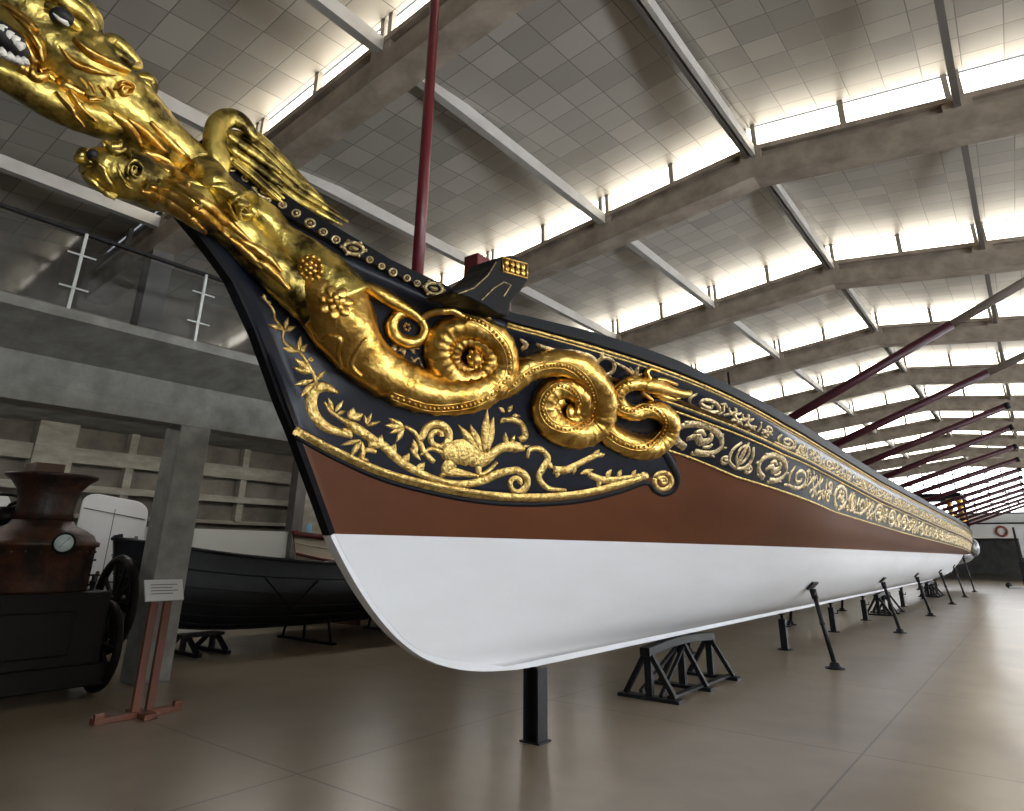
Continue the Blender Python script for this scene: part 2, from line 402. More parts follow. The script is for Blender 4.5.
# ---- gallery along the left side
XE = -7.6; XP = -8.37
m = MB(); m.prism([(XE, -6, 3.76), (XE, -6, 3.865), (XWL, -6, 3.865), (XWL, -6, 3.5), (XP - .02, -6, 3.5)], (0, 56, 0))
o = m.build('slab_gallery', 'concrete_grey'); struct(o, 'concrete gallery floor overhanging the side aisle', 'gallery floor')
m = MB(); m.box((XP - .4, -6, 2.98), (XP, 50, 3.5)); m.box((XP - .001, -6, 3.19), (XP + .006, 50, 3.2))
o = m.build('beam_gallery', 'concrete_grey'); struct(o, 'grey concrete edge beam under the gallery', 'beam')
pil = []
for i in range(-1, 8):
    y = 3.88 + BAY * i
    m = MB(); m.box((XP - .4, y, 0), (XP, y + .4, 2.98)); o = m.build('pillar', 'concrete_grey', origin=(XP, y, 0), bevel=.012)
    struct(o, ['concrete pillar behind the viewer on the left'] [0] if i < 0 else (f'concrete pillar beside the steam engine and sign stand' if i == 0 else f'gallery pillar hidden behind the barge, {ORD[i]} along the aisle'), 'pillar', 'gallery pillars')
for i in range(-1, 9):
    y = Y0 + BAY * i; x = -10.75
    m = MB(); m.box((x - .16, y + .02, 3.86), (x + .16, y + .36, zroof(x) - .3)); o = m.build('column_gallery', 'concrete_dark', origin=(x, y, 3.86))
    struct(o, f'dark column on the gallery under the roof beam, {ORD[i + 1]} along', 'column', 'gallery columns')
# back wall relief: pilasters, ledges, mullions
tn = 1
for i in range(0, 9):
    y = 3.65 + 5.33 * i
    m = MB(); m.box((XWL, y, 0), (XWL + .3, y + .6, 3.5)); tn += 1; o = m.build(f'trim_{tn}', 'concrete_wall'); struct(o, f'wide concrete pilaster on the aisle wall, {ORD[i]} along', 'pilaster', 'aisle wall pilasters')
m = MB()
for z0, z1, d in ((2.86, 3.12, .22), (2.38, 2.5, .2), (1.95, 2.02, .12)): m.box((XWL, -6, z0), (XWL + d, 50, z1))
tn += 1; o = m.build(f'trim_{tn}', 'concrete_wall'); struct(o, 'horizontal concrete ledges along the aisle wall', 'ledge')
for i in range(-2, 18):
    y = 5.25 + 2.3 * i
    if abs((y - 3.65) % 5.33) < .5: continue
    m = MB(); m.box((XWL, y - .07, 2.0), (XWL + .16, y + .07, 3.5)); tn += 1; o = m.build(f'trim_{tn}', 'concrete_wall'); struct(o, f'narrow concrete rib on the aisle wall, number {i + 3} along', 'wall rib', 'aisle wall ribs')
# low white partition, dark post
m = MB(); m.box((XWL + .5, 5.5, 0), (XWL + .58, 8.5, 1.83)); o = m.build('partition_aisle', 'white_wall'); struct(o, 'low white display partition behind the dark boat', 'partition')
m = MB(); m.box((XWL + .45, 8.5, 0), (XWL + .7, 8.75, 3.5)); o = m.build('column_aisle', 'concrete_dark'); struct(o, 'dark post between the white partition and the cream boat', 'column')

# railing
rl = thing('gallery_railing', 'glass gallery railing with steel posts and a dark handrail', 'railing', (XE - .04, 2, 3.865))
q = MB(); q.bar((XE - .04, -5.5, 4.75), (XE - .04, 46, 4.75), .05, .035); q.build('handrail', 'black_iron', rl)
yy = 2.36 * .908 - 1.365 * 4
while yy < 30:
    q = MB(); q.box((XE - .025, yy - .016, 3.865), (XE - .005, yy + .016, 4.745)); pp = q.build('post', 'steel', rl)
    for zz in (4.1, 4.48):
        q = MB(); q.bar((XE - .0, yy - .14, zz), (XE - .0, yy + .14, zz), .014, .016); q.build('clamp_bar', 'steel', pp)
    q = MB(); q.box((XE - .06, yy + .02, 3.9), (XE - .05, yy + 1.345, 4.7)); q.build('glass_panel', 'rail_glass', rl)
    yy += 1.365

# ================================================================== THE BARGE
XC = -3.6
STEM = [(1.02, 3.92), (1.22, 3.561), (1.374, 3.406), (1.652, 3.195), (1.882, 2.978), (2.08, 2.672), (2.251, 2.384), (2.401, 2.152), (2.616, 1.795),
        (2.735, 1.595), (2.878, 1.412), (3.041, 1.229), (3.215, 1.066), (3.411, .92), (3.665, .788), (4.044, .681), (4.53, .62)]
YST = 41.0
def ystem(z): return interp(z, [(q, y) for y, q in STEM[::-1]])
def mkhb(B, L, p, Ys=1.9, tap=.3):
    def f(Y):
        d = min(max((Y - Ys) / L, 0), 1); w = .045 + max(B - .045, 0) * (1 - (1 - d) ** p)
        if Y > 24: w *= 1 - tap * ((min(Y, YST) - 24) / 17) ** 2
        return w
    return f
def low(z):
    def f(Y):
        r = ((max(Y, 33) - 33) / 8) ** 2
        return z + r * (1.55 - z) * .95 if z < 1.55 else z
    return f
def tab(*T): return lambda Y: interp(Y, T)
zT = tab((1.0, 3.93), (1.15, 3.9), (1.54, 3.81), (1.74, 3.79), (1.99, 3.71), (2.23, 3.57), (2.41, 3.48), (2.65, 3.36), (2.91, 3.28), (3.17, 3.21), (3.48, 3.15), (4.1, 3.14), (4.6, 3.12), (5.14, 3.08), (5.45, 3.04), (6.12, 2.98), (7.19, 2.92), (9.14, 2.87), (12.6, 2.8), (23.5, 2.71), (34, 2.66), (41, 2.66))
zG1 = tab((1.15, 3.7), (1.7, 3.58), (2.4, 3.28), (3.0, 3.09), (3.51, 3.02), (4.09, 2.98), (4.66, 2.94), (5.44, 2.89), (7.15, 2.74), (12.5, 2.6), (23, 2.5), (41, 2.45))
zG2 = tab((1.3, 3.2), (2.5, 2.98), (4, 2.82), (5.13, 2.73), (5.65, 2.68), (7.35, 2.54), (12.66, 2.36), (23.2, 2.2), (41, 2.08))
zG3 = tab((1.6, 2.62), (2.3, 2.5), (4.5, 2.45), (5.44, 2.39), (5.82, 2.35), (6.64, 2.23), (9.64, 2.04), (15.75, 1.93), (28, 1.8), (41, 1.66))
zWL = lambda Y: 1.59
LV = [(low(.62), mkhb(.05, 2, 2)), (low(.80), mkhb(.60, 10, 1.7, 3.6, .5)), (low(1.07), mkhb(.95, 9.5, 1.75, 3.2, .5)), (low(1.33), mkhb(1.15, 9, 1.8, 2.95, .45)),
      (zWL, mkhb(1.28, 8.5, 1.9, 2.73, .4)), (lambda Y: .5 * (1.59 + zG3(Y)), mkhb(1.44, 7.7, 1.95, 2.5, .38)), (zG3, mkhb(1.55, 7, 2.0, 2.3, .36)),
      (zG2, mkhb(1.68, 6.3, 2.1, 2.1, .33)), (zG1, mkhb(1.74, 6, 2.2, 1.9, .3)), (zT, mkhb(1.75, 6, 2.2, 1.9, .3))]
def ybow(zf):
    y = 2.5
    for _ in range(60): y += .5 * (ystem(zf(y)) - y)
    return y
JN = 110
GJ = [0.42 * (j / JN) ** 1.9 + .58 * (j / JN) ** 3.2 for j in range(JN + 1)]
rows = []
for zf, hb in LV:
    y0 = ybow(zf); rows.append([np.array((XC + hb(y), y, zf(y))) for y in (y0 + (YST - y0) * g for g in GJ)])
SUB = 4; grid = []; row_level = []
for l in range(len(rows) - 1):
    for k in range(SUB):
        t = k / SUB; R_ = []
        for j in range(JN + 1):
            if l < 6:
                a = rows[max(l - 1, 0)][j]; p, q = rows[l][j], rows[l + 1][j]; d = rows[min(l + 2, 6)][j]
                if l == 0: a = 2 * p - q
                if l == 5: d = 2 * q - p
                v = .5 * (2 * p + (q - a) * t + (2 * a - 5 * p + 4 * q - d) * t * t + (-a + 3 * p - 3 * q + d) * t ** 3)
                v[0] = max(v[0], XC + .042)
            else: v = rows[l][j] * (1 - t) + rows[l + 1][j] * t
            R_.append(v)
        grid.append(R_); row_level.append(l + t)
grid.append(rows[-1]); row_level.append(len(rows) - 1)
NR = len(grid)
barge = thing('ceremonial_barge', 'long white and brown ceremonial rowing barge with a gilded dragon bow', 'barge', (XC, 4.5, 0))
def hull_part(name, r0, r1, m, cap=True):
    q = MB(); n = JN + 1; K = r1 - r0 + 1
    for sgn in (1, -1):
        vs = [(XC + (p[0] - XC) * sgn, p[1], p[2]) for r in range(r0, r1 + 1) for p in grid[r]]
        fs = [(i * n + j, i * n + j + 1, (i + 1) * n + j + 1, (i + 1) * n + j) for i in range(K - 1) for j in range(JN)]
        q.add(vs, fs, 0, True)
    for r in range(r0, r1):     # close stem and stern
        for j in (0, JN):
            a, c = grid[r][j], grid[r + 1][j]
            q.add([a, c, (2 * XC - c[0], c[1], c[2]), (2 * XC - a[0], a[1], a[2])], [(0, 1, 2, 3)])
    if r0 == 0:
        a = grid[0]; q.add(list(a) + [(2 * XC - p[0], p[1], p[2]) for p in a], [(j, j + 1, n + j + 1, n + j) for j in range(JN)])
    return q.build(name, m, barge, weld=True)
RWL, RG3 = 4 * SUB, 6 * SUB
hull_part('underbody', 0, RWL, 'hull_white'); hull_part('topside', RWL, RG3, 'hull_brown'); hull_part('frieze_strake', RG3, NR - 1, 'navy')
# surfaces for laying the carving on the hull
_v = [tuple(p) for r in grid for p in r]
BV_HULL = BVHTree.FromPolygons(_v, [(i * (JN + 1) + j, i * (JN + 1) + j + 1, (i + 1) * (JN + 1) + j + 1, (i + 1) * (JN + 1) + j) for i in range(NR - 1) for j in range(JN)])
BVS = [BV_HULL]
def hit(px, py, plane=None, bvs=None):
    """point and outward normal of the nearest modelled surface seen at that place, else on the stem plane"""
    d = ray(px, py).normalized(); best = None
    if plane is None:
        for bv in (bvs or BVS):
            p, n, i, t = bv.ray_cast(CAM, d)
            if p is not None and (best is None or t < best[2]): best = (p, n if n.dot(d) < 0 else -n, t)
        if best: return best[0], best[1]
        plane = XC + .07
    return at(px, py, x=plane), Vector((1, 0, 0))
def bvh_of(mb): return BVHTree.FromPolygons([tuple(p) for p in mb.v], mb.f)

# stem post, keel
st = [(XC, y, z) for y, z in STEM]
def stem_strip(pts, mats, name, lap=.0):
    q = MB(); P = crom(pts, 4)
    for i in range(len(P) - 1):
        a, c = Vector(P[i]), Vector(P[i + 1]); t0 = (Vector(P[min(i + 1, len(P) - 1)]) - Vector(P[max(i - 1, 0)])).normalized(); t1 = (Vector(P[min(i + 2, len(P) - 1)]) - Vector(P[i])).normalized()
        n0, n1 = Vector((0, t0.z, -t0.y)), Vector((0, t1.z, -t1.y))
        vs = []
        for p, n in ((a, n0), (c, n1)):
            for sx, dd in ((-.056, lap), (-.040, -.03), (.040, -.03), (.056, lap)):
                vs.append(p - n * dd + Vector((sx, 0, 0)))
        q.add(vs, [(0, 1, 5, 4), (1, 2, 6, 5), (2, 3, 7, 6), (3, 0, 4, 7)], 0, False)
    return q.build(name, mats, barge, weld=True)
stem_strip([p for p in st[1:] if p[2] >= 1.59], 'black_paint', 'stem_post')
stem_strip([p for p in st if p[2] <= 1.6] + [(XC, 5.2, .6), (XC, 8, .6), (XC, 20, .6), (XC, 33, .61)], 'hull_white', 'forefoot', .07)

# band points on the hull side: Y along, t between two levels
def band(Y, la, lb, t, off=0):
    (za, ha), (zb, hb_) = LV[la], LV[lb]
    p = Vector((XC + ha(Y) * (1 - t) + hb_(Y) * t, Y, za(Y) * (1 - t) + zb(Y) * t))
    if off:
        up = Vector((hb_(Y) - ha(Y), 0, zb(Y) - za(Y))).normalized(); p += Vector((up.z, 0, -up.x)) * off
    return p
def ylist(a, bb, n): return [a + (bb - a) * (i / n) ** 1.7 for i in range(n + 1)]
# gunwale: broad black capping band
q = MB(); YL = [1.45] + ylist(1.6, YST, 120)
for sgn in (1, -1):
    vs = []
    for Y in YL:
        for t, o in ((.36, .004), (.42, .035), (.93, .045), (1.0, .025), (1.0, -.12)):
            p = band(Y, 8, 9, t, o); vs.append((XC + (p.x - XC) * sgn, p.y, p.z))
    q.add(vs, [(i * 5 + k, i * 5 + k + 1, i * 5 + k + 6, i * 5 + k + 5) for i in range(len(YL) - 1) for k in range(4)], 0, False)
RAILMB = q; q.build('gunwale_rail', 'black_paint', barge); BV_RAIL = bvh_of(q)
# gilded mouldings
def moulding(name, la, lb, t, off, ya, r, m='gold_paint', yb=YST):
    q = MB(); Y = ylist(ya, yb, 110)
    q.tube([band(y, la, lb, t, off) for y in Y], [r] * len(Y), 6); return q.build(name, m, barge)
moulding('gold_moulding', 8, 9, .27, .010, 3.45, .012); moulding('gold_moulding', 8, 9, .10, .008, 3.45, .007)
moulding('gold_moulding', 7, 8, .16, .018, 5.05, .011); moulding('gold_moulding', 7, 8, -.08, .018, 5.1, .011)
moulding('gold_moulding', 6, 7, .03, .010, 5.42, .011)
q = MB(); Y = ylist(5.0, YST, 110); q.tube([band(y, 7, 8, .04, .004) for y in Y], [.03] * len(Y), 8); q.build('ledge', 'black_paint', barge)
# deck
q = MB(); YL = ylist(3.0, YST, 40); vs = []
for Y in YL: w = LV[9][1](Y) - .06; vs += [(XC - w, Y, zT(Y) - .3), (XC + w, Y, zT(Y) - .3)]
q.add(vs, [(2 * i, 2 * i + 1, 2 * i + 3, 2 * i + 2) for i in range(len(YL) - 1)]); q.build('deck', 'deck_wood', barge)

# ---------------------------------------------------------------- relief helpers (shapes laid on the hull surface)
def ribbon(q, pts, wid, raise_=.010, h0=.004, n=6, mi=0, bvs=None, ends=True):
    """tapered raised strip; pts (x, y) on the picture of the hull, wid width(s); follows the hull surface"""
    if bvs is None: raise_ *= .6
    if not isinstance(wid, (list, tuple)): wid = [wid] * len(pts)
    P = crom([(x, y, w) for (x, y), w in zip(pts, wid)], n); vs = []; N = len(P)
    for i, (x, y, w) in enumerate(P):
        tx, ty = np.array(P[min(i + 1, N - 1)][:2]) - np.array(P[max(i - 1, 0)][:2]); L = math.hypot(tx, ty) or 1; nx, ny = -ty / L, tx / L
        w = max(w, .3)
        for s, h in ((-1, -.006), (-.8, .45), (-.25, 1.), (.25, 1.), (.8, .45), (1, -.006)):
            p, nn = hit(x + nx * w * s / 2, y + ny * w * s / 2, bvs=bvs)
            vs.append(p + nn * ((h0 + raise_ * h) if h > 0 else 0))
    k = 6
    fs = [(i * k + j, i * k + j + 1, (i + 1) * k + j + 1, (i + 1) * k + j) for i in range(N - 1) for j in range(k - 1)]
    fs += [tuple(range(k))[::-1], tuple((N - 1) * k + j for j in range(k))]
    q.add(vs, fs, mi, True)
def leaf(q, x, y, ang, L, W, raise_=.008, mi=0, curl=0, bvs=None):
    a = math.radians(ang); pts = []; c = math.cos(a), -math.sin(a)
    for t in (0, .25, .5, .75, 1.0):
        o = curl * L * t * t
        pts.append((x + c[0] * L * t - c[1] * o * -1, y + c[1] * L * t + c[0] * o))
    ribbon(q, pts, [W * .25, W * .8, W, W * .65, .4], raise_, n=3, mi=mi, bvs=bvs)
def spiral(cx, cy, r0, r1, a0, turns, sgn=1, n=18, sx=1, sy=1):
    out = []
    N = max(4, int(abs(turns) * n))
    for i in range(N + 1):
        t = i / N; r = r0 + (r1 - r0) * t; a = math.radians(a0) + sgn * 2 * PI * turns * t
        out.append((cx + sx * r * math.cos(a), cy + sy * r * math.sin(a)))
    return out

# ---------------------------------------------------------------- navy bow panel with its gold border
LOW = crom([(294.5, 430), (330, 449.5), (380, 472), (430, 486), (480, 495), (530, 498.5), (580, 495), (620, 486), (650, 477), (668, 470), (676, 462)], 8)
UPP = crom([(254, 322), (300, 352), (380, 372), (480, 388), (560, 400), (620, 430), (667, 449)], 14)
q = MB(); n = 14; K = len(LOW); vs = []
for i in range(K):
    u = i / (K - 1) * (len(UPP) - 1); a = UPP[int(u)]; c = UPP[min(int(u) + 1, len(UPP) - 1)]; f = u - int(u); top = a * (1 - f) + c * f
    for k in range(n):
        t = k / (n - 1); x, y = top * (1 - t) + np.array(LOW[i]) * t
        p, nn = hit(x, y); vs.append(p + nn * .018)
    p, nn = hit(*LOW[i]); vs.append(p)
n += 1
q.add(vs, [(i * n + k, i * n + k + 1, (i + 1) * n + k + 1, (i + 1) * n + k) for i in range(K - 1) for k in range(n - 1)], 0, True)
q.build('bow_panel', 'navy', barge); BV_PANEL = bvh_of(q); BVS = [BV_HULL, BV_PANEL]
q = MB(); ribbon(q, [(294, 430), (330, 449), (380, 471.5), (430, 485.5), (480, 494.5), (530, 497.5), (580, 494), (620, 484.5), (648, 475.5)], [9, 9, 9, 9, 8.5, 8, 7.5, 7, 6], .012, n=10)
ribbon(q, spiral(663, 481, 8.5, 8.5, 200, 1, 1), 4.5, .012, n=2); ribbon(q, spiral(663, 481, 4.5, 1, 200, 1.3, 1), 3.2, .010, n=2)
q.build('gold_border', 'gold_paint', barge)
q = MB(); ribbon(q, [(295, 436.5), (330, 456), (380, 478.5), (430, 492.5), (480, 501.5), (530, 504.5), (580, 501), (620, 491.5), (646, 483), (655, 491), (664, 494.5), (674, 490), (678, 480), (674, 469), (668, 458), (661, 447)], [4, 4.5, 5, 5, 5, 5, 5, 5, 5, 5, 5, 5, 6, 8, 8, 6], .012, n=8)
q.build('border_edge', 'black_paint', barge)

# vine climbing the stem, acanthus and flowers of the lower field
q = MB()
ribbon(q, [(262, 296.5), (269, 304), (274, 312), (275, 319), (283, 330), (283.5, 341), (300, 353), (308, 364), (313.5, 374), (317, 387)], [2, 2.2, 2.4, 2.4, 2.6, 3, 3.4, 3.6, 4, 5], .008)
for x, y, a, L, W in [(266, 300, 115, 7, 4), (267, 301, -35, 5, 3), (283, 330, 160, 16, 5.5), (284, 331, 20, 13, 5.5), (285, 329, 75, 12, 5), (298, 352, 165, 16, 6), (300, 353, 50, 12, 6), (299, 352, 85, 16, 6), (311, 372, 140, 22, 8), (312, 373, 165, 20, 7), (316, 380, 45, 13, 6), (313, 380, 195, 20, 6), (314, 383, 225, 20, 6.5)]: leaf(q, x, y, a, L, W)
ribbon(q, spiral(310.5, 359, 2.2, .6, 0, 1), 2.4, .008, n=2)
q.build('vine_scroll', 'gold_paint', barge)
q = MB()
ribbon(q, [(338, 393), (326, 387), (315, 390), (311, 402), (315, 416), (326, 427), (342, 433), (352, 437)], [3, 9, 12, 12, 11, 10, 7, 4], .012)
ribbon(q, [(324, 402), (331, 412), (343, 420), (354, 427), (368, 436), (378, 441)], [3, 4, 5, 10, 9, 5], .012)
for x, y, a, L, W in [(333, 411, 110, 14, 5), (335, 412, 55, 14, 5), (337, 414, 20, 9, 4), (350, 420, 75, 13, 9), (352, 419, 25, 12, 9), (360, 440, 195, 20, 5), (361, 441, 235, 20, 6), (362, 442, 275, 18, 5.5), (366, 425, 65, 13, 4.5), (367, 426, 20, 14, 4.5), (366, 424, 100, 9, 4), (352, 434, 150, 12, 6)]: leaf(q, x, y, a, L, W)
# flower, stalk and volutes in the middle
ribbon(q, [(404, 426), (414, 432), (420, 442), (424, 452), (434, 462)], [3.5, 4.5, 5, 6, 5], .010)
for x, y, a, L, W in [(404, 427, 150, 18, 6), (404, 427, 175, 20, 6.5), (404, 428, 200, 16, 5), (404, 429, 238, 16, 5.5), (416, 455, 100, 16, 7), (420, 460, 130, 16, 5)]: leaf(q, x, y, a, L, W)
ribbon(q, [(420, 441)] + spiral(438, 437, 15, 3.5, 190, 1.45, 1, 16), [5] + [7.5] * 10 + [6] * 14, .012, n=3)
ribbon(q, [(368, 445), (382, 445), (396, 458), (414, 470), (436, 479), (460, 485)], [8, 9, 9, 8, 6, 3], .011)
for i, (x, y) in enumerate([(378, 448), (390, 456), (402, 465), (416, 473)]): leaf(q, x, y, 75 - 8 * i, 14, 8)
ribbon(q, [(376, 452), (366, 450), (361, 457), (368, 461)], [4, 5, 5, 3], .010)
ribbon(q, [(440, 481), (462, 484), (482, 481), (500, 473), (516, 470)] + spiral(517, 483, 12, 2.5, -80, 1.3, 1, 14), [5, 7, 8, 8, 7] + [7] * 6 + [5] * 13, .011, n=3)
ribbon(q, [(440, 476), (452, 471), (466, 474), (478, 476)], [4, 7, 6, 3], .009)
# right hand scrolls: S stem, dry foliage
ribbon(q, [(527, 458), (530, 450), (540, 449), (548, 458), (543, 468), (539, 478), (548, 488), (566, 490)], [3, 5, 6, 6, 7, 6, 5, 2.5], .011)
ribbon(q, [(553, 470), (566, 470), (578, 464), (590, 458), (597, 455)], [8, 8, 6, 6, 5], .011)
ribbon(q, [(588, 474), (604, 480), (624, 478), (645, 474)], [6, 7, 5, 2.5], .010)
for x, y, a, L, W in [(594, 458, 60, 10, 6), (597, 456, 15, 8, 5), (560, 470, 240, 9, 5), (575, 466, 255, 9, 5), (600, 480, 250, 8, 5), (606, 478, 60, 10, 5), (618, 478, 70, 9, 4.5), (622, 479, 250, 7, 4), (632, 476, 60, 7, 4), (640, 475, 30, 6, 3), (580, 474, 20, 14, 5), (552, 468, 130, 9, 6)]: leaf(q, x, y, a, L, W)
q.build('acanthus_scroll', 'gold_paint', barge)
# crouching winged beast of the lower field
q = MB()
ribbon(q, [(443, 455), (452, 453), (464, 452), (474, 457), (478, 464)], [10, 22, 26, 24, 14], .020)
ribbon(q, [(446, 456), (441, 452), (430, 449), (420, 455)], [9, 5, 4, 2], .010)
ribbon(q, [(476, 462), (486, 458), (495, 452), (504, 447), (516, 447), (524, 449)], [16, 13, 9, 10, 11, 5], .018)
ribbon(q, [(452, 462), (446, 470), (456, 474), (470, 474)], [13, 10, 6, 3], .016)
ribbon(q, [(478, 466), (480, 474), (488, 471), (497, 462)], [7, 5, 4, 3], .012)
for x, y, a, L, W in [(480, 453, 128, 36, 9), (481, 452, 112, 30, 9), (484, 452, 86, 44, 9), (487, 452, 80, 36, 9), (506, 446, 95, 14, 6), (511, 444, 70, 10, 4), (521, 447, 10, 9, 3)]: leaf(q, x, y, a, L, W, .014)
ribbon(q, [(519, 440), (525, 436), (522, 425), (514, 420), (504, 420)], [6, 7, 6, 6, 4], .012)
for x, y, a, L, W in [(504, 412, 140, 7, 5), (508, 412, 60, 8, 5), (512, 416, 0, 8, 5), (506, 418, 220, 8, 5)]: leaf(q, x, y, a, L, W)
q.build('winged_beast_relief', 'gold_paint', barge)
# small arabesque between the coils and the upper moulding
q = MB()
for pts, w in [([(520, 339), (526, 345), (521, 350)], [2, 6, 3]), ([(536, 344), (556, 352), (572, 352), (590, 357), (598, 364)], [3, 6, 5, 6, 4]), (spiral(606, 367, 10, 7, 200, .85, 1, 14), [4] * 13), ([(614, 362), (628, 370), (634, 376)], [2, 4, 3])]:
    ribbon(q, pts, w, .009, n=3)
for x, y, a, L, W in [(601, 358, 70, 8, 5), (634, 378, 110, 12, 5), (634, 378, 70, 13, 5), (634, 379, 35, 10, 5), (612, 378, 160, 8, 5), (596, 366, 250, 8, 5)]: leaf(q, x, y, a, L, W)
q.build('arabesque', 'gold_worn', barge)

# ---------------------------------------------------------------- the gilded dragon
def bead_line(q, pts, r):
    bv = bvh_of(q); P = crom(pts, 12); L = 0; last = None
    for x, y in P:
        if last is not None and math.hypot(x - last[0], y - last[1]) < r * 2.1: continue
        last = (x, y); p, nn = hit(x, y, bvs=[bv]); q.blob(p + nn * .002, r * mpp(p), 7, 5)
    for off in (-3.2, 3.2):     # raised edges beside the beads
        E_ = []
        for i in range(len(P)):
            t = np.array(P[min(i + 1, len(P) - 1)]) - np.array(P[max(i - 1, 0)]); t = t / (np.hypot(*t) or 1)
            p, nn = hit(P[i][0] - t[1] * off, P[i][1] + t[0] * off, bvs=[bv]); E_.append(p)
        q.tube(smooth3(E_, 2), [.8 * mpp(E_[0])] * len(E_), 6)
HULLS = [BV_HULL, BV_PANEL, BV_RAIL]
def path3(pts, n=8, off=.3):
    """pts: (x, y, radius in picture units[, stem-plane offset]) -> centreline points, radii"""
    P = crom([(p[0], p[1], p[2], p[3] if len(p) > 3 else -9) for p in pts], n)
    C_, R_, T_ = [], [], []
    for i, p in enumerate(P):
        pl = p[3]
        ph, nh = hit(p[0], p[1], bvs=[BV_HULL]); ph = ph + nh * (off * p[2] * mpp(ph))
        k = min(max((pl + 4.5) / 4.5, 0), 1)        # -9: on the hull, near 0: on a plane beside the stem
        if k > 0:
            pp = at(p[0], p[1], x=XC + min(max(pl, -.1), .5)); ph = ph * (1 - k) + pp * k
        C_.append(ph); R_.append(p[2] * mpp(ph))
    return C_, R_
def smooth3(C_, it=4):
    C_ = list(C_)
    for _ in range(it): C_ = [C_[0]] + [(C_[i - 1] + C_[i] * 2 + C_[i + 1]) / 4 for i in range(1, len(C_) - 1)] + [C_[-1]]
    return C_
def ringed(step, amp):  # carved rings round the body
    return lambda i, a: 1 + amp * (1 if i % step == 0 else (-.25 if i % step == step // 2 else 0)) 
def scaly(a1, a2):
    return lambda i, a: 1 + a1 * math.sin(i * 1.9 + 2.2 * math.sin(a * 3)) + a2 * math.sin(a * 5 + i * .35)
def body(pts, n=8, off=.3, rings=None, sides=20, sm=4, mb=None):
    C_, R_ = path3(pts, n, off); C_ = smooth3(C_, sm)
    q = mb or MB(); q.tube(C_, R_, sides, rings=rings); return q
drg = MB()
# neck, running into the skull
NECK = [(340, 306, 34), (326, 284, 29), (308, 264, 24), (283, 243, 20), (253, 219, 18), (226, 197, 17.5, .1), (205, 177, 19.5, .06), (182, 156, 22.5, .02), (154, 136, 28, 0), (128, 114, 34, 0), (97, 89, 40, 0), (70, 64, 43, 0), (46, 38, 42, 0), (18, 10, 37, 0), (-18, -22, 31, 0), (-52, -52, 22, 0)]
body(NECK, 7, .34, scaly(.012, .035), 28, mb=drg)
drg.build('dragon_neck', 'gold_painted_reflections', barge)
# lower sea-creature head whose body becomes the main coil
cr = MB()
CRE = [(82, 165, 9, .16), (92, 167, 19, .16), (108, 170, 24, .17), (128, 175, 26, .18), (152, 185, 23.5, .18), (178, 195, 21.5, .17), (203, 211, 20.5, .15), (228, 230, 20), (258, 255, 21), (284, 277, 23), (310, 298, 25), (334, 318, 29)]
body(CRE, 7, .36, scaly(.012, .03), 28, mb=cr)
CREo = cr.build('sea_creature', 'gold_painted_reflections', barge)
m1 = MB()
MAIN = [(262, 236, 10), (286, 260, 18), (309, 281, 26), (327, 301, 32.5), (341, 322, 34), (353, 345, 29), (371, 365, 25), (402, 384, 23), (436, 394, 20), (466, 393.5, 19), (490, 384, 17), (504, 364, 14), (500, 343, 13.5), (485, 329.5, 13), (466, 325, 13), (447, 330, 14.5), (437, 345, 15), (439, 362, 14.5), (448, 374, 12.5), (462, 379, 11.5), (478, 375, 11), (488, 362, 10.5), (486, 348, 10), (474, 339.5, 9.5), (461, 341.5, 9), (454, 351, 8.5), (454, 361, 8), (461, 368, 7.5), (470, 369, 7)]
C_, R_ = path3(MAIN, 8, .32); C_ = smooth3(C_, 3)
m1.tube(C_, R_, 22, rings=lambda i, a: 1 + (.06 * (1 if i % 4 == 0 else -.25) if i > 50 else .02 * (1 if i % 7 == 0 else 0)) + .03 * math.sin(a * 4 + i * .2))
p, nn = hit(470, 356, bvs=[BV_HULL]); k = mpp(p)
m1.blob(p + nn * .10, (k * 8, k * 8, k * 8), 14, 8)
for a in range(8):
    c = p + nn * .115 + Vector((0, math.cos(a * PI / 4) * k * 10, math.sin(a * PI / 4) * k * 8)); m1.blob(c, k * 2.4, 8, 6)
# beaded comb on the outer edge of the coil
bead_line(m1, [(392, 396), (425, 407), (450, 408), (476, 403), (496, 391), (509, 373), (508, 352), (497, 335), (482, 323), (466, 318)], 1.9)
m1.build('main_coil', 'gold', barge)
m2 = MB()
SEC = [(484, 396, 7), (506, 384, 12), (524, 369, 13), (546, 361, 13.5), (570, 362, 14), (590, 376, 14.5), (600, 398, 14.5), (596, 420, 15), (580, 431, 15.5), (562, 430, 15.5), (547, 421, 15), (540, 406, 14), (546, 392, 13), (559, 385, 12), (574, 390, 12), (581, 403, 11), (577, 415, 10), (566, 420, 9), (556, 415, 8), (554, 405, 7), (561, 399, 6.5)]
C_, R_ = path3(SEC, 9, .36); C_ = smooth3(C_, 3)
m2.tube(C_, R_, 20, rings=lambda i, a: 1 + .055 * (1 if i % 5 == 0 else -.2) + .03 * math.sin(a * 4 + i * .3))
p, nn = hit(564, 407, bvs=[BV_HULL]); k = mpp(p)
m2.blob(p + nn * .09, (k * 4, k * 5, k * 7), 12, 8); p2, n2 = hit(571, 407, bvs=[BV_HULL]); m2.blob(p2 + n2 * .09, (k * 4, k * 4, k * 6), 12, 8)
bead_line(m2, [(500, 392), (512, 386), (528, 373), (546, 366), (566, 366), (584, 378), (594, 397), (592, 416), (578, 428), (562, 429), (548, 421), (542, 407), (547, 394), (559, 386), (573, 391), (580, 404)], 1.5)
m2.build('second_coil', 'gold', barge)
m3 = MB()
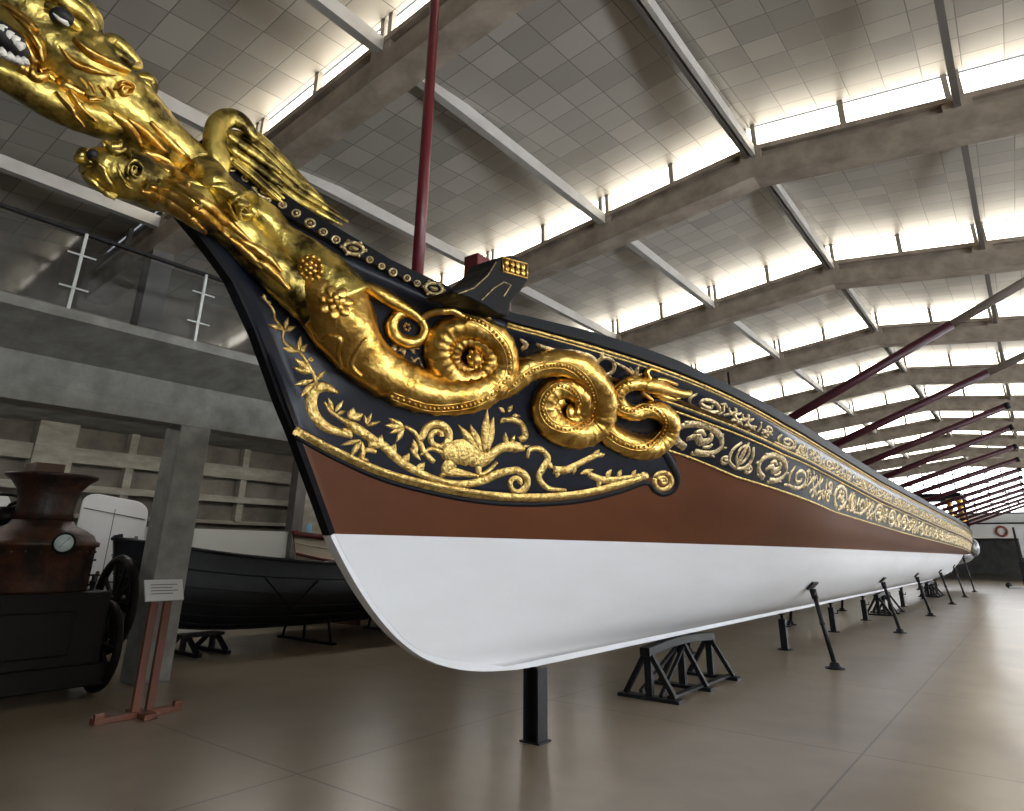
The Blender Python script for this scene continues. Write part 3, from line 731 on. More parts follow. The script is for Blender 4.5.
THR = [(592, 414, 9), (606, 431, 11.5), (624, 442, 12.5), (644, 445, 12.5), (660, 436, 11.5), (667, 422, 10.5), (660, 411, 9.5), (646, 407, 9), (632, 411, 8.5), (619, 406, 8.5), (614, 394, 8.5), (622, 384, 8), (634, 381, 7.5), (645, 383, 7)]
C_, R_ = path3(THR, 8, .5); C_ = smooth3(C_, 2)
m3.tube(C_, R_, 16, rings=lambda i, a: 1 + .05 * (1 if i % 3 == 0 else -.3) + .04 * math.sin(a * 4))
bead_line(m3, [(598, 424), (608, 434), (624, 444), (644, 447), (660, 437), (666, 423), (658, 411), (645, 407), (631, 411), (619, 405), (615, 394), (622, 385), (634, 382)], 1.6)
tail = m3.build('tail_serpent', 'gold', barge)
q = MB()   # the small head biting aft
body([(640, 383, 7), (650, 383, 8), (660, 386, 7), (672, 390, 4.5), (684, 393, 4), (690, 391, 2)], 6, .7, None, 14, mb=q)
body([(654, 392, 4), (664, 396, 3.6), (674, 398, 2.6), (681, 396, 1.5)], 6, .6, None, 12, mb=q)
for pts in ([(648, 378, 3), (644, 372, 3), (648, 369, 2), (658, 372, 1.5)], [(654, 378, 2.5), (664, 379, 2.2), (676, 384, 1.5)], [(640, 390, 3), (646, 395, 2.4), (655, 402, 1.4)]): body(pts, 5, 1.2, None, 8, mb=q)
q.build('small_dragon_head', 'gold', tail)
q = MB(); ph, nh = hit(657, 383, bvs=[BV_HULL]); q.blob(ph + nh * .075, .012); q.build('eye', 'dark_void', tail)
# handle-like loop and branch above the main coil
q = MB()
body([(356, 284, 4), (370, 288, 7), (385, 296, 8), (400, 305, 7), (412, 313, 5.5), (420, 320, 5)], 6, .8, None, 12, mb=q)
body([(420, 318, 4.5), (424, 330, 5), (418, 340, 6), (406, 342, 7), (394, 336, 7), (390, 325, 7), (396, 315, 6), (406, 312, 5), (414, 317, 3.5)], 6, .8, None, 12, mb=q)
body([(420, 319, 4), (430, 312, 4), (442, 309, 4), (455, 312, 4), (468, 318, 5), (480, 323, 4)], 6, .9, None, 12, mb=q)
ph, nh = hit(406, 327, bvs=[BV_HULL])
for a in range(6): q.blob(ph + nh * .03 + Vector((0, .024 * math.cos(a * PI / 3), .024 * math.sin(a * PI / 3))), .011, 7, 5)
q.build('scroll_loop', 'gold', barge)
q = MB()
for x, y, a, L, W in [(396, 343, 250, 12, 7), (402, 344, 280, 12, 7), (409, 344, 300, 12, 6), (405, 345, 220, 10, 5), (412, 345, 330, 8, 5)]: leaf(q, x, y, a, L, W, .02)
ribbon(q, [(411, 357), (414, 361), (418, 358), (421, 364), (426, 373)], [2, 2.5, 2.5, 2.2, 1.6], .01)
q.build('leaf_spray', 'gold_worn', barge)
BV_BODY = bvh_of(drg); BV_CRE = bvh_of(cr); BV_M1 = bvh_of(m1)
ALLB = [BV_BODY, BV_CRE, BV_M1, BV_HULL, BV_RAIL]
# rosettes on the shoulder
def frame(n):
    n = n.normalized(); a = Vector((0, 0, 1)); s = a.cross(n).normalized(); return s, n.cross(s), n
q = MB(); p, nn = hit(311, 268, bvs=ALLB); s, u, w = frame(nn); k = mpp(p)
for ring_, cnt, rr in ((0, 1, 0), (1, 6, 5), (2, 11, 10.5)):
    for a in range(cnt):
        an = 2 * PI * a / cnt + ring_ * .4; c = p + s * math.cos(an) * rr * k + u * math.sin(an) * rr * k * 1.05 + w * (.02 - .006 * ring_); q.blob(c, k * 3.2, 9, 6)
q.build('berry_rosette', 'gold', barge)
q = MB(); p, nn = hit(335, 303, bvs=ALLB); s, u, w = frame(nn); k = mpp(p)
for cnt, rr, ln, lift in ((7, 11, 7.5, .0), (5, 5.5, 5, .014)):
    for a in range(cnt):
        an = 2 * PI * a / cnt + rr; d = s * math.cos(an) + u * math.sin(an); t = w.cross(d)
        R3 = Matrix((d, t, w)).transposed()
        q.blob(p + d * rr * k + w * (.012 + lift), (ln * k, ln * k * .75, .012), 10, 6, M=R3)
q.blob(p + w * .035, k * 3, 9, 6); q.build('flower_rosette', 'gold', barge)
# fin with a volute on the shoulder of the creature
BV3 = [BV_BODY, BV_CRE, BV_HULL]
q = MB()
ribbon(q, [(210, 184), (222, 188), (236, 197), (250, 208), (257, 217)], [3, 12, 16, 14, 5], .025, bvs=BV3)
ribbon(q, spiral(240, 205, 13, 2, 200, 1.6, 1, 14), 4, .05, n=2, bvs=BV3); ribbon(q, [(226, 200), (232, 212), (246, 218), (257, 214)], [3, 5, 5, 3], .045, bvs=BV3)
q.build('shoulder_fin', 'gold_painted_reflections', barge)
# muscle folds and scale crests along the neck and the creature's back
q = MB()
for pts, w in [([(150, 186), (178, 199), (205, 217), (232, 240)], [3, 7, 7, 2]), ([(166, 180), (196, 196), (224, 219), (252, 243)], [2, 6, 6, 2]), ([(140, 190), (160, 200), (184, 216), (206, 232)], [3, 8, 7, 2]),
               ([(240, 240), (262, 252), (282, 272)], [2, 6, 2]), ([(252, 258), (270, 270), (290, 290)], [2, 6, 2]), ([(228, 236), (248, 254), (262, 268)], [2, 5, 2]),
               ([(128, 118), (146, 134), (166, 152)], [2, 6, 2]), ([(142, 150), (166, 164), (190, 186)], [2, 6, 2]), ([(112, 112), (130, 128), (142, 146)], [2, 7, 2]), ([(150, 122), (170, 142), (196, 166)], [2, 5, 2]),
               ([(366, 338), (356, 352), (352, 366), (362, 376)], [2, 3, 3, 2]), ([(322, 340), (330, 336), (340, 340), (338, 352), (342, 368)], [2, 3, 4, 3, 2])]:
    q = MB(); ribbon(q, pts, [a * 1.7 for a in w], .014, bvs=ALLB); q.build('muscle_fold', 'gold', barge)
# sea-creature face: snout ring, eye volute, lips
q = MB()
ribbon(q, spiral(134, 171, 9, 2, 120, 1.5, 1, 14), 4, .035, n=2, bvs=[BV_CRE]); ribbon(q, spiral(88, 158, 8, 5, 30, .8, 1, 14), 5, .03, n=2, bvs=[BV_CRE])
for pts, w in [([(108, 150), (116, 154), (126, 152), (130, 160)], [3, 6, 6, 2]), ([(96, 160), (104, 168), (110, 180), (118, 190)], [3, 5, 5, 2]), ([(86, 172), (96, 180), (106, 190), (118, 196)], [3, 4, 4, 2]), ([(118, 166), (122, 178), (132, 188)], [2, 5, 2]), ([(104, 148), (112, 145), (122, 146)], [3, 5, 3])]: ribbon(q, pts, w, .03, bvs=[BV_CRE])
q.build('face_carving', 'gold_painted_reflections', CREo)
q = MB(); p, nn = hit(93, 155, bvs=[BV_CRE]); q.blob(p, mpp(p) * 6, 12, 8); p, nn = hit(101, 184, bvs=[BV_CRE]); q.build('nostril', 'dark_void', CREo)
# ---- dragon skull: jaw, teeth, eye, brows, mane
hd = MB()
JAW = [(118, 126, 17, .02), (92, 116, 20, .03), (62, 104, 20, .04), (34, 90, 18, .05), (4, 74, 16, .05), (-30, 54, 14, .04), (-60, 36, 9, .03)]
body(JAW, 7, .2, scaly(.01, .04), 20, mb=hd); JAWo = hd.build('lower_jaw', 'gold_painted_reflections', barge); BV_JAW = bvh_of(hd)
HB = [BV_BODY, BV_JAW]
q = MB()
for pts, w in [([(8, 30), (20, 36), (30, 48), (36, 62), (30, 72), (18, 70)], [5, 8, 9, 9, 8, 5]), ([(14, 16), (28, 28), (40, 44), (46, 60)], [3, 7, 8, 3]),
               ([(22, 66), (34, 78), (46, 78), (44, 68)], [4, 8, 7, 4]), ([(48, 70), (62, 84), (82, 96), (104, 100)], [3, 7, 8, 3]), ([(60, 48), (74, 62), (92, 70), (112, 76)], [2, 8, 8, 2]),
               ([(72, 40), (90, 54), (110, 64), (128, 74)], [2, 8, 8, 2]), ([(4, 4), (18, 14), (32, 26), (40, 32)], [4, 9, 8, 2]), ([(66, 92), (82, 110), (96, 120)], [2, 7, 2]), ([(54, 92), (70, 108), (84, 124)], [2, 6, 2])]: ribbon(q, pts, w, .035, bvs=HB)
ribbon(q, spiral(124, 90, 9, 2, 180, 1.4, 1, 14), 4.5, .04, n=2, bvs=HB)
for x, y in ((80, 84), (88, 88), (98, 91), (107, 93)): ribbon(q, [(x, y - 6), (x + 5, y), (x + 7, y + 6)], [2, 4, 2], .03, n=3, bvs=HB)
q.build('face_carving', 'gold', barge)
q = MB()
for pts in ([(28, -6, 7, .16), (46, -6, 9, .2), (64, 2, 10, .22), (80, 14, 9, .2), (90, 28, 8, .16), (86, 40, 6, .16)], [(46, 4, 4, .24), (60, 12, 5, .26), (72, 22, 5, .25), (80, 30, 3, .22)],
            [(104, 42, 5, .08), (112, 40, 7, .06), (120, 46, 8, .06), (130, 56, 7, .05), (138, 66, 5, .04), (128, 64, 4, .1)], [(132, 62, 4, .1), (124, 58, 6, .14), (114, 52, 6, .14), (106, 44, 4, .12)],
            [(138, 78, 4, .04), (146, 78, 6, .03), (152, 84, 6, .02), (150, 94, 5, .02), (142, 96, 4, .04)], [(150, 92, 3, .04), (146, 84, 4, .08), (140, 80, 3, .08)],
            [(70, 0, 6, .06), (84, 6, 8, .05), (94, 18, 8, .04), (96, 32, 6, .04)]):
    C_, R_ = path3(pts, 6, .2); q.tube(smooth3(C_, 2), R_, 12)
q.build('brow_and_mane', 'gold_painted_reflections', barge)
q = MB(); c = at(62, 17, x=XC + .25); q.blob(c, (.05, .055, .042), 14, 10); eye = q.build('eye', 'dark_void', barge)
q = MB(); P_ = [at(x, y, x=XC + .298) for x, y in ((53, 13), (59, 19), (66, 23), (69, 26))]; q.tube(P_, [.004, .010, .013, .005], 8); q.build('eye_painted_highlight', 'eye_painted_highlight', eye)  # white streak modelled as the highlight on the dark eye
q = MB(); mz = [at(x, y, x=XC + .27) for x, y in ((-16, 22), (0, 34), (14, 44), (25, 58))]; q.tube(mz, [.05, .06, .055, .03], 10); q.build('mouth', 'dark_void', barge)
for row, pts in enumerate(([(-6, 20, 18, 52), (2, 27, 24, 46), (9, 33, 24, 40), (15, 38, 22, 34), (20, 44, 20, 28)], [(-8, 50, -20, 40), (2, 56, -18, 34), (10, 60, -15, 30), (18, 63, -12, 26), (24, 63, -10, 22)])):
    for i, (x, y, ln, r) in enumerate(pts):
        a = at(x, y, x=XC + .31); d = at(x - .0, y + (11 if row == 0 else -11) * (.9 - .08 * i), x=XC + .31)
        q = MB(); q.tube([a, a.lerp(d, .5), d], [.024, .019, .004], 8); q.build('tooth', 'tooth', barge)
# ---- wing
wg = MB()
def wt(pts, r, sides=12, sq=.55):
    P = crom([(x, y, rr, dx) for (x, y, dx), rr in zip(pts, r)], 6); Pw = [at(p[0], p[1], x=XC + p[3]) for p in P]
    wg.tube(Pw, [p[2] * mpp(w) for p, w in zip(P, Pw)], sides, squash=(Vector((1, 0, 0)), sq))
wt([(214, 178, .10), (217, 160, .12), (215, 140, .12), (219, 124, .12), (231, 118, .12), (244, 124, .14), (256, 140, .16)], [13, 14, 12, 11, 10, 9, 4], 14, .7)
wt([(214, 166, .02), (234, 148, .03), (260, 163, .04), (292, 191, .05), (334, 221, .06)], [12, 20, 18, 11, 4], 14, .25)
for i, (p0, p1, p2, p3) in enumerate([((246, 128), (266, 145), (294, 173), (326, 203)), ((242, 134), (264, 152), (297, 182), (340, 215)), ((238, 140), (260, 159), (296, 189), (348, 222)), ((234, 146), (256, 165), (290, 194), (342, 225)), ((231, 151), (254, 170), (286, 198), (329, 227)), ((229, 156), (250, 173), (278, 197), (310, 219))]):
    d = .07 + .008 * i
    wt([(*p0, d), (*p1, d + .02), (*p2, d + .01), (*p3, d)], [6, 7, 6, 2], 10, .5)
    wt([(p0[0] + 3, p0[1] + 4, d + .03), (p1[0] + 2, p1[1] + 3, d + .05), (p2[0], p2[1] + 2, d + .04), ((p2[0] + p3[0]) / 2, (p2[1] + p3[1]) / 2 + 1, d + .03)], [1.5, 1.8, 1.6, .8], 6, .7)
for i in range(10):     # covert feathers over the root
    x, y = 226 + (i % 5) * 9 + (i // 5) * 2, 136 + (i % 5) * 6.5 + (i // 5) * 13
    y -= 4; d = .14; wt([(x, y, d), (x + 8, y + 7, d + .015), (x + 19, y + 15, d - .01)], [4, 4.6, 1.8], 8, .6)
wt([(200, 172, .05), (210, 160, .08), (222, 152, .1), (234, 158, .1)], [8, 8, 6, 3], 10, .7)
wg.build('wing', 'gold_painted_reflections', barge)
# ---- gold bosses along the head rail
BOSS = [(231, 167, 5.5), (244.6, 178.8, 4), (264, 192.7, 8), (282.5, 205.6, 4.2), (296, 213.6, 4.6), (310, 223.6, 5.6), (323, 232.4, 4.3), (335.6, 240, 4.6), (353.4, 248.8, 8), (369.6, 260, 3.8), (381.5, 266.6, 3.6), (392.7, 272.5, 4.6), (406.6, 278.4, 3.8), (417, 283.7, 3.6), (433.5, 288.8, 7.5), (449, 295.6, 3.5), (460, 299.5, 3.8)]
for x, y, r in BOSS:
    p, nn = hit(x, y, bvs=[BV_RAIL, BV_HULL]); s, u, w = frame(nn); k = mpp(p); q = MB(); R3 = Matrix((s, u, w)).transposed()
    asp = 1.5 if r > 7 else 1.0
    pts = [p + s * math.cos(a) * r * k * asp * .8 + u * math.sin(a) * r * k * .75 + w * .008 for a in (2 * PI * i / 18 for i in range(18))]
    q.tube(pts, [r * k * .26] * 18, 7, closed=True); q.blob(p + w * .006, (r * k * .42 * asp, r * k * .36, .016), 10, 6, M=R3)
    if r > 7:
        for a in range(6): an = a * PI / 3; q.blob(p + (s * math.cos(an) * asp + u * math.sin(an)) * r * k + w * .008, r * k * .25, 7, 5)
    q.build('rail_boss', 'gold_worn', barge)
q = MB(); RB = [BV_RAIL, BV_HULL]
for x, y, a, L, W in [(462, 301, -30, 14, 7), (464, 305, -40, 12, 6), (472, 304, -15, 12, 6), (474, 309, -40, 12, 6), (480, 310, -30, 13, 6), (484, 314, -50, 9, 4), (470, 303, 40, 8, 4)]: leaf(q, x, y, a, L, W, .025, bvs=RB)
q.build('leaf_finial', 'gold_worn', barge)

# ---------------------------------------------------------------- carved friezes down the side
def strip_on(q, la, lb, pts, wid, raise_=.010, n=4, mi=0):
    """pts (Y, t) on a hull band, widths in metres"""
    if not isinstance(wid, (list, tuple)): wid = [wid] * len(pts)
    P = crom([(a, c, w) for (a, c), w in zip(pts, wid)], n); N = len(P); vs = []
    for i, (y, t, w) in enumerate(P):
        H = abs(LV[lb][0](y) - LV[la][0](y)) + 1e-4
        ty, tt = P[min(i + 1, N - 1)][0] - P[max(i - 1, 0)][0], (P[min(i + 1, N - 1)][1] - P[max(i - 1, 0)][1]) * H
        L = math.hypot(ty, tt) or 1; ny, nt = -tt / L, ty / L / H
        for s, h in ((-1, -.003), (-.6, raise_ * .8), (.6, raise_ * .8), (1, -.003)): vs.append(band(y + ny * w * s / 2, la, lb, t + nt * w * s / 2, .003 + h))
    fs = [(i * 4 + j, i * 4 + j + 1, i * 4 + j + 5, i * 4 + j + 4) for i in range(N - 1) for j in range(3)] + [(3, 2, 1, 0), tuple((N - 1) * 4 + j for j in range(4))]
    q.add(vs, fs, mi, True)
def motif(kind, q, la, lb, y0, L, sc_=1., n=3, t0=.12, t1=.92):
    T = lambda v: t0 + (t1 - t0) * v
    def S(pts, w): strip_on(q, la, lb, [(y0 + L * x, T(v)) for x, v in pts], [a * sc_ for a in w] if isinstance(w, list) else w * sc_, n=n)
    c = lambda cx, cy, r0, r1, a0, tr, sg, N=12: [(cx + (r0 + (r1 - r0) * i / N) * math.cos(math.radians(a0) + sg * 2 * PI * tr * i / N), cy + (r0 + (r1 - r0) * i / N) * math.sin(math.radians(a0) + sg * 2 * PI * tr * i / N)) for i in range(N + 1)]
    if kind == 'wreath':
        S(c(.5, .5, .42, .42, 250, .93, -1, 12), .085)
        S([(.3, .35), (.42, .55), (.55, .42), (.68, .62), (.6, .75)], [.05, .10, .11, .09, .04])
        S([(.35, .62), (.45, .72), (.55, .66)], [.04, .07, .03]); S([(.62, .3), (.72, .38), (.74, .5)], [.03, .06, .03])
        for a in range(0, 360, 45):
            x, y = .5 + .47 * math.cos(math.radians(a)), .5 + .47 * math.sin(math.radians(a)); S([(x, y), (x + .07 * math.cos(math.radians(a + 50)), y + .07 * math.sin(math.radians(a + 50)))], [.05, .02])
    elif kind == 'palmette':
        S([(.5, .05), (.5, .45), (.5, .95)], [.05, .11, .03])
        for s in (-1, 1):
            S([(.5, .1), (.5 + s * .26, .22), (.5 + s * .33, .55), (.5 + s * .2, .86)], [.04, .06, .07, .04]); S([(.5, .2), (.5 + s * .13, .4), (.5 + s * .15, .66), (.5 + s * .06, .84)], [.03, .05, .05, .03])
            S(c(.5 + s * .36, .18, .13, .03, 90, 1.2, -s, 9), .045)
    elif kind == 'scroll':
        S([(.0, .1), (.2, .15), (.42, .12)] + c(.55, .5, .38, .08, 255, 1.35, 1, 12), [.05] * 3 + [.07] * 13)
        S([(.15, .2), (.08, .5), (.16, .86)], [.04, .08, .03]); S([(.9, .2), (.97, .5), (.86, .9)], [.04, .08, .03]); S([(.8, .8), (.92, .9), (1., .8)], [.03, .06, .03])
    elif kind == 'leafy':
        S([(.0, .3), (.2, .62), (.4, .35), (.6, .62), (.8, .35), (1., .5)], [.05, .07, .07, .07, .06, .03])
        for k, (x, v, sg) in enumerate([(.18, .6, 1), (.4, .35, -1), (.6, .6, 1), (.82, .38, -1)]):
            S([(x, v), (x + .05, v + sg * .2), (x - .04, v + sg * .34)], [.04, .09, .02]); S([(x, v), (x + .15, v + sg * .1), (x + .2, v + sg * .28)], [.03, .07, .02]); S([(x, v), (x - .13, v + sg * .08), (x - .16, v + sg * .24)], [.03, .06, .02])
    else:  # s-scroll
        S(c(.5, .72, .22, .06, 270, 1.0, 1, 9) , .06); S(c(.5, .28, .22, .06, 90, 1.0, 1, 9), .06); S([(.25, .5), (.5, .5), (.78, .5)], [.03, .09, .03]); S([(.05, .1), (.12, .5), (.05, .9)], [.03, .07, .03])
seqL = ['wreath', 'palmette', 'wreath', 'scroll', 'leafy', 'sscroll', 'wreath', 'palmette', 'scroll', 'leafy', 'wreath', 'sscroll']
q = MB(); y = 5.42; i = 0
while y < YST - .7:
    L = {'wreath': .80, 'palmette': .62, 'scroll': .66, 'leafy': .72, 'sscroll': .5}[seqL[i % 12]] * (1.0 if y > 6 else 1.05)
    motif(seqL[i % 12], q, 6, 7, y, L * .97, (.70 if y < 9 else .78), 3 if y < 14 else 2); y += L; i += 1
q.build('lower_frieze_carving', 'gold_worn', barge)
q = MB(); y = 5.35; i = 0; seqU = ['scroll', 'leafy', 'sscroll', 'scroll', 'palmette', 'leafy']
while y < YST - .6:
    L = {'palmette': .5, 'scroll': .6, 'leafy': .62, 'sscroll': .46}[seqU[i % 6]]
    motif(seqU[i % 6], q, 7, 8, y, L * .96, (.48 if y < 9 else .46), 3 if y < 12 else 2, .2, .9); y += L; i += 1
q.build('upper_frieze_carving', 'gold_worn', barge)

# ---------------------------------------------------------------- cathead, bitts, mast, stern
CXo = -2.66
OUT = [(503, 256), (512, 255), (527, 262), (528, 281), (520, 293), (511, 303), (509, 316), (498, 313), (484, 304), (470, 297), (456, 293), (452, 290), (468, 286), (482, 277), (492, 266), (497, 258)]
Po = [at(x, y, x=CXo) for x, y in OUT]
q = MB(); q.prism([p + Vector((-.26, 0, 0)) for p in Po], (.26, 0, 0)); cat = q.build('cathead', 'black_paint', barge, bevel=.014)
q = MB(); G = lambda x, y, o=.01: at(x, y, x=CXo + o)
for i in range(4):
    for j in range(2): q.blob(G(506.5 + 5.4 * i, 262.5 + 1.5 * i + 6.2 * j), (.016, .028, .027), 9, 6)
fr = [G(502.5, 257.5, .004), G(527, 264, .004), G(527, 278, .004), G(503, 271.5, .004)]
for i in range(4): q.tube([fr[i], fr[(i + 1) % 4]], .008, 6)
q.build('end_carving', 'gold', cat)
q = MB()
for P_ in ([(496, 262), (488, 275), (474, 288), (458, 294)], [(482, 300), (494, 288), (504, 282), (511, 285), (504, 296)]): q.tube([G(x, y, .003) for x, y in P_], .005, 5)
q.build('gold_line', 'gold_worn', cat)
q = MB(); a = at(484, 266, x=-3.35); q.box((a.x - .16, a.y - .09, a.z - .42), (a.x + .0, a.y + .09, a.z + .1)); q.build('bitt', 'maroon', barge, bevel=.012)
a = at(505, 300, x=-2.98); q = MB(); q.box((a.x - .16, a.y - .04, a.z - .3), (a.x + .0, a.y + .08, a.z + .1)); q.build('bitt', 'maroon', barge, bevel=.012)
q = MB(); mb_, mt_ = Vector((XC, 3.35, 2.9)), Vector((XC, 3.35, 7.0)); q.tube([mb_, (mb_ + mt_) / 2, mt_], [.052, .048, .045], 16); q.build('mast', 'maroon', barge)
q = MB(); p = at(728, 372, x=-2.6); q.tube([p + Vector((0, 0, -.5)), p], .015, 8); q.build('stanchion', 'black_iron', barge)
q = MB(); p = at(715, 378, x=-2.45); q.box((p.x - .25, p.y - .3, p.z - .6), (p.x, p.y + 1.2, p.z)); q.build('bench_back', 'maroon', barge, bevel=.02)
# stern: rudder and carved counter
q = MB(); w = .55
q.prism([(XC - .06, 40.9, .75), (XC - .06, 42.6, .95), (XC - .06, 43.0, 1.5), (XC - .06, 42.3, 2.1), (XC - .06, 40.9, 2.4)], (.12, 0, 0)); q.build('rudder', 'hull_white', barge, bevel=.02)
q = MB()
for a in range(9):
    t = a / 8; q.blob((XC + 1.15 * math.cos(t * PI), 41.0 + .9 * math.sin(t * PI), 1.95 - .0 * t), (.3, .3, .45), 10, 8)
q.blob((XC, 41.2, 1.6), (1.15, 1.1, .5), 16, 10); q.build('stern_carving', 'silver_carving', barge)
q = MB()
for x in (-1.25, 1.25): q.box((XC + x - .06, 36.2, 2.5), (XC + x + .06, 36.4, 4.1)); q.box((XC + x - .06, 39.2, 2.5), (XC + x + .06, 39.4, 4.1))
q.box((XC - 1.4, 36.0, 4.1), (XC + 1.4, 39.6, 4.25)); cab = q.build('stern_cabin', 'black_paint', barge)
q = MB()
for x in (-1.3, -.9, .9, 1.3):
    q = MB()
    for k in range(4): q.blob((XC + x, 36.05, 3.0 + .29 * k), (.14, .12, .17), 9, 7)
    q.build('gilded_figure', 'gold', cab)

# ================================================================== SUPPORTS UNDER THE HULL
def ground(px, py): return at(px, py, z=0)
def hull_z(x, y):   # underside of the hull above a point
    p, n, i, t = BV_HULL.ray_cast(Vector((XC + abs(x - XC) , y, -.5)), Vector((0, 0, 1))); return p.z if p else .6
# leaning props, starboard and port
def make_prop(loc, sgn, label):
    x0, y0 = loc; xt = x0 - sgn * .17; zt = hull_z(xt, y0)
    r = thing('hull_prop', label, 'prop', (x0, y0, 0), 'slanted props under the barge')
    base, top = Vector((x0, y0, .05)), Vector((xt, y0, zt - .035)); d = (top - base).normalized()
    q = MB(); q.lathe([(.13, 0), (.13, .018), (.075, .03), (.06, .075), (.03, .085)], 20, (x0, y0, 0)); q.build('foot', 'black_iron', r)
    q = MB(); q.tube([base, base.lerp(top, .93)], .032, 12); q.tube([base.lerp(top, .5), base.lerp(top, .54)], .04, 12); q.build('shaft', 'black_iron', r)
    q = MB(); q.tube([base.lerp(top, .84), base.lerp(top, .97)], [.045, .05], 12); q.build('screw_collar', 'black_iron', r)
    p, n, i, t = BV_HULL.ray_cast(Vector((XC + abs(xt - XC), y0, -.5)), Vector((0, 0, 1)))
    n = (-n if n.z > 0 else n) if p else Vector((0, 0, -1)); n = Vector((n.x * sgn, n.y, n.z))
    a = Vector((0, 1, 0)); s = n.cross(a).normalized(); a = s.cross(n)
    R3 = Matrix((a, s, n)).transposed().to_4x4(); R3.translation = top + Vector((0, 0, .03))
    q = MB(); q.box((-.13, -.07, .003), (.13, .07, .03), M=R3); q.build('head_plate', 'black_iron', r)
PY = [10.69, 16.39, 21.54, 27.3, 32.4, 37.6]
for i, y in enumerate(PY):
    make_prop((-2.52, y), 1, f'{ORD[i]} slanted black prop from the bow on the near side of the hull')
    make_prop((2 * XC + 2.52, y), -1, f'{ORD[i]} slanted black prop from the bow behind the keel on the far side')
# bow post
g = ground(537, 740)
r = thing('keel_post', 'heavy square black post standing under the forefoot of the bow', 'post', (XC, 5.02, 0), 'posts under the keel')
q = MB()
for a in (-.065, .065): q.box((XC + a - .012, 4.95, .012), (XC + a + .012, 5.09, .555))
q.box((XC - .06, 5.01, .012), (XC + .06, 5.03, .555)); q.build('column', 'black_iron', r)
q = MB(); q.box((XC - .1, 4.93, 0), (XC + .1, 5.11, .013)); q.build('foot_plate', 'black_iron', r)
def make_post(y, label, x=XC):
    r = thing('keel_post', label, 'post', (x, y, 0), 'posts under the keel')
    q = MB(); q.box((x - .055, y - .055, .015), (x + .055, y + .055, .47)); q.build('column', 'black_iron', r, bevel=.006)
    q = MB(); q.lathe([(.12, 0), (.12, .016)], 18, (x, y, 0)); q.build('foot_plate', 'black_iron', r)
    zt = .555 if y < 33 else .555 + ((y - 33) / 8) ** 2 * .88
    q = MB(); q.lathe([(.025, .47), (.025, zt - .02), (.06, zt - .018), (.06, zt)], 12, (x, y, 0)); q.build('screw_head', 'black_iron', r)
    q = MB(); q.tube([(x + .055, y, .36), (x + .12, y, .36), (x + .12, y, .42)], .012, 6); q.build('handle', 'black_iron', r)
for i, y in enumerate((12.16, 15.59, 18.9, 24.8, 29.6, 34.0)): make_post(y, f'{ORD[i]} thin black post with a screw head under the keel beyond the front trestle')
def make_trestle(y0, label, L=1.75):
    r = thing('hull_trestle', label, 'trestle', (XC, y0 + L / 2, 0), 'A-frame trestles under the barge')
    ys = (y0, y0 + L / 2, y0 + L); dk = 'black_iron'
    top = []
    for i in range(9): t = i / 8; top.append((y0 - .08 + (L + .16) * t,   .512 + .045 * math.sin(t * PI)))
    q = MB(); q.prism([(XC - .06, y, z) for y, z in top] + [(XC - .06, y, z - .085) for y, z in top[::-1]], (.12, 0, 0)); q.build('saddle_beam', dk, r, bevel=.006)
    for k, y in enumerate(ys):
        ht = .45 if k != 1 else .485
        q = MB(); q.box((XC - .36, y - .07, 0), (XC + .36, y + .07, .035)); q.build('base_board', dk, r)
        q = MB(); q.box((XC - .04, y - .03, .035), (XC + .04, y + .03, ht)); q.build('centre_post', dk, r)
        for s in (-1, 1): q = MB(); q.bar((XC + s * .03, y, ht), (XC + s * .29, y, .035), .055, .05); q.build('leg', dk, r)
    for s in (-1, 1): q = MB(); q.bar((XC + s * .12, y0 + .02, .04 if s > 0 else .06), (XC + s * .04, y0 + L / 2 - .03, .44), .04, .03); q.build('brace', dk, r)
    q = MB(); q.box((XC + .2, y0, .035), (XC + .27, y0 + L, .06)); q.build('sill', dk, r)
make_trestle(7.15, 'large black A-frame trestle under the keel nearest the bow')
make_trestle(20.7, 'second black A-frame trestle from the bow, midway under the keel')
make_trestle(31.2, 'small distant black A-frame trestle under the after keel')

# ================================================================== OARS
oy = [7.95, 10.2, 12.45, 14.58, 16.7, 18.75, 20.95] + [23.05 + 2.1 * i for i in range(7)]
for i, y in enumerate(oy):
    base = Vector((-3.1, y, 2.56)); gun = Vector((-2.0, y, 3.02 - .012 * i)); mid = Vector((.05 - (.3 if i == 0 else .1 if i == 1 else 0), y, (3.84, 3.78, 3.72, 3.71, 3.64, 3.61, 3.6)[min(i, 6)]))
    ex = (mid - gun).normalized(); base = gun - ex * .9
    r = thing('oar', f'{ORD[i]} maroon oar from the bow, slanting up over the gunwale', 'oar', gun, 'maroon oars along the barge')
    q = MB(); q.tube([base, gun, mid], [.042, .05, .05], 12); q.build('loom', 'maroon_dark', r)
    if i < 2:
        tip = mid + ex * 2.6; q = MB(); q.tube([mid - ex * .02, mid + ex * 1.2, tip], [.046, .046, .04], 12); s_ = q.build('shaft', 'oar_grey', r)
    else:
        q = MB(); q.lathe([(.052, 0), (.052, .06), (.03, .07)], 12, (0, 0, 0), M=ex.to_track_quat('Z', 'Y').to_matrix()); 
        q.v = [tuple(Vector(p) + mid) for p in q.v]; q.build('end_cap', 'black_iron', r)

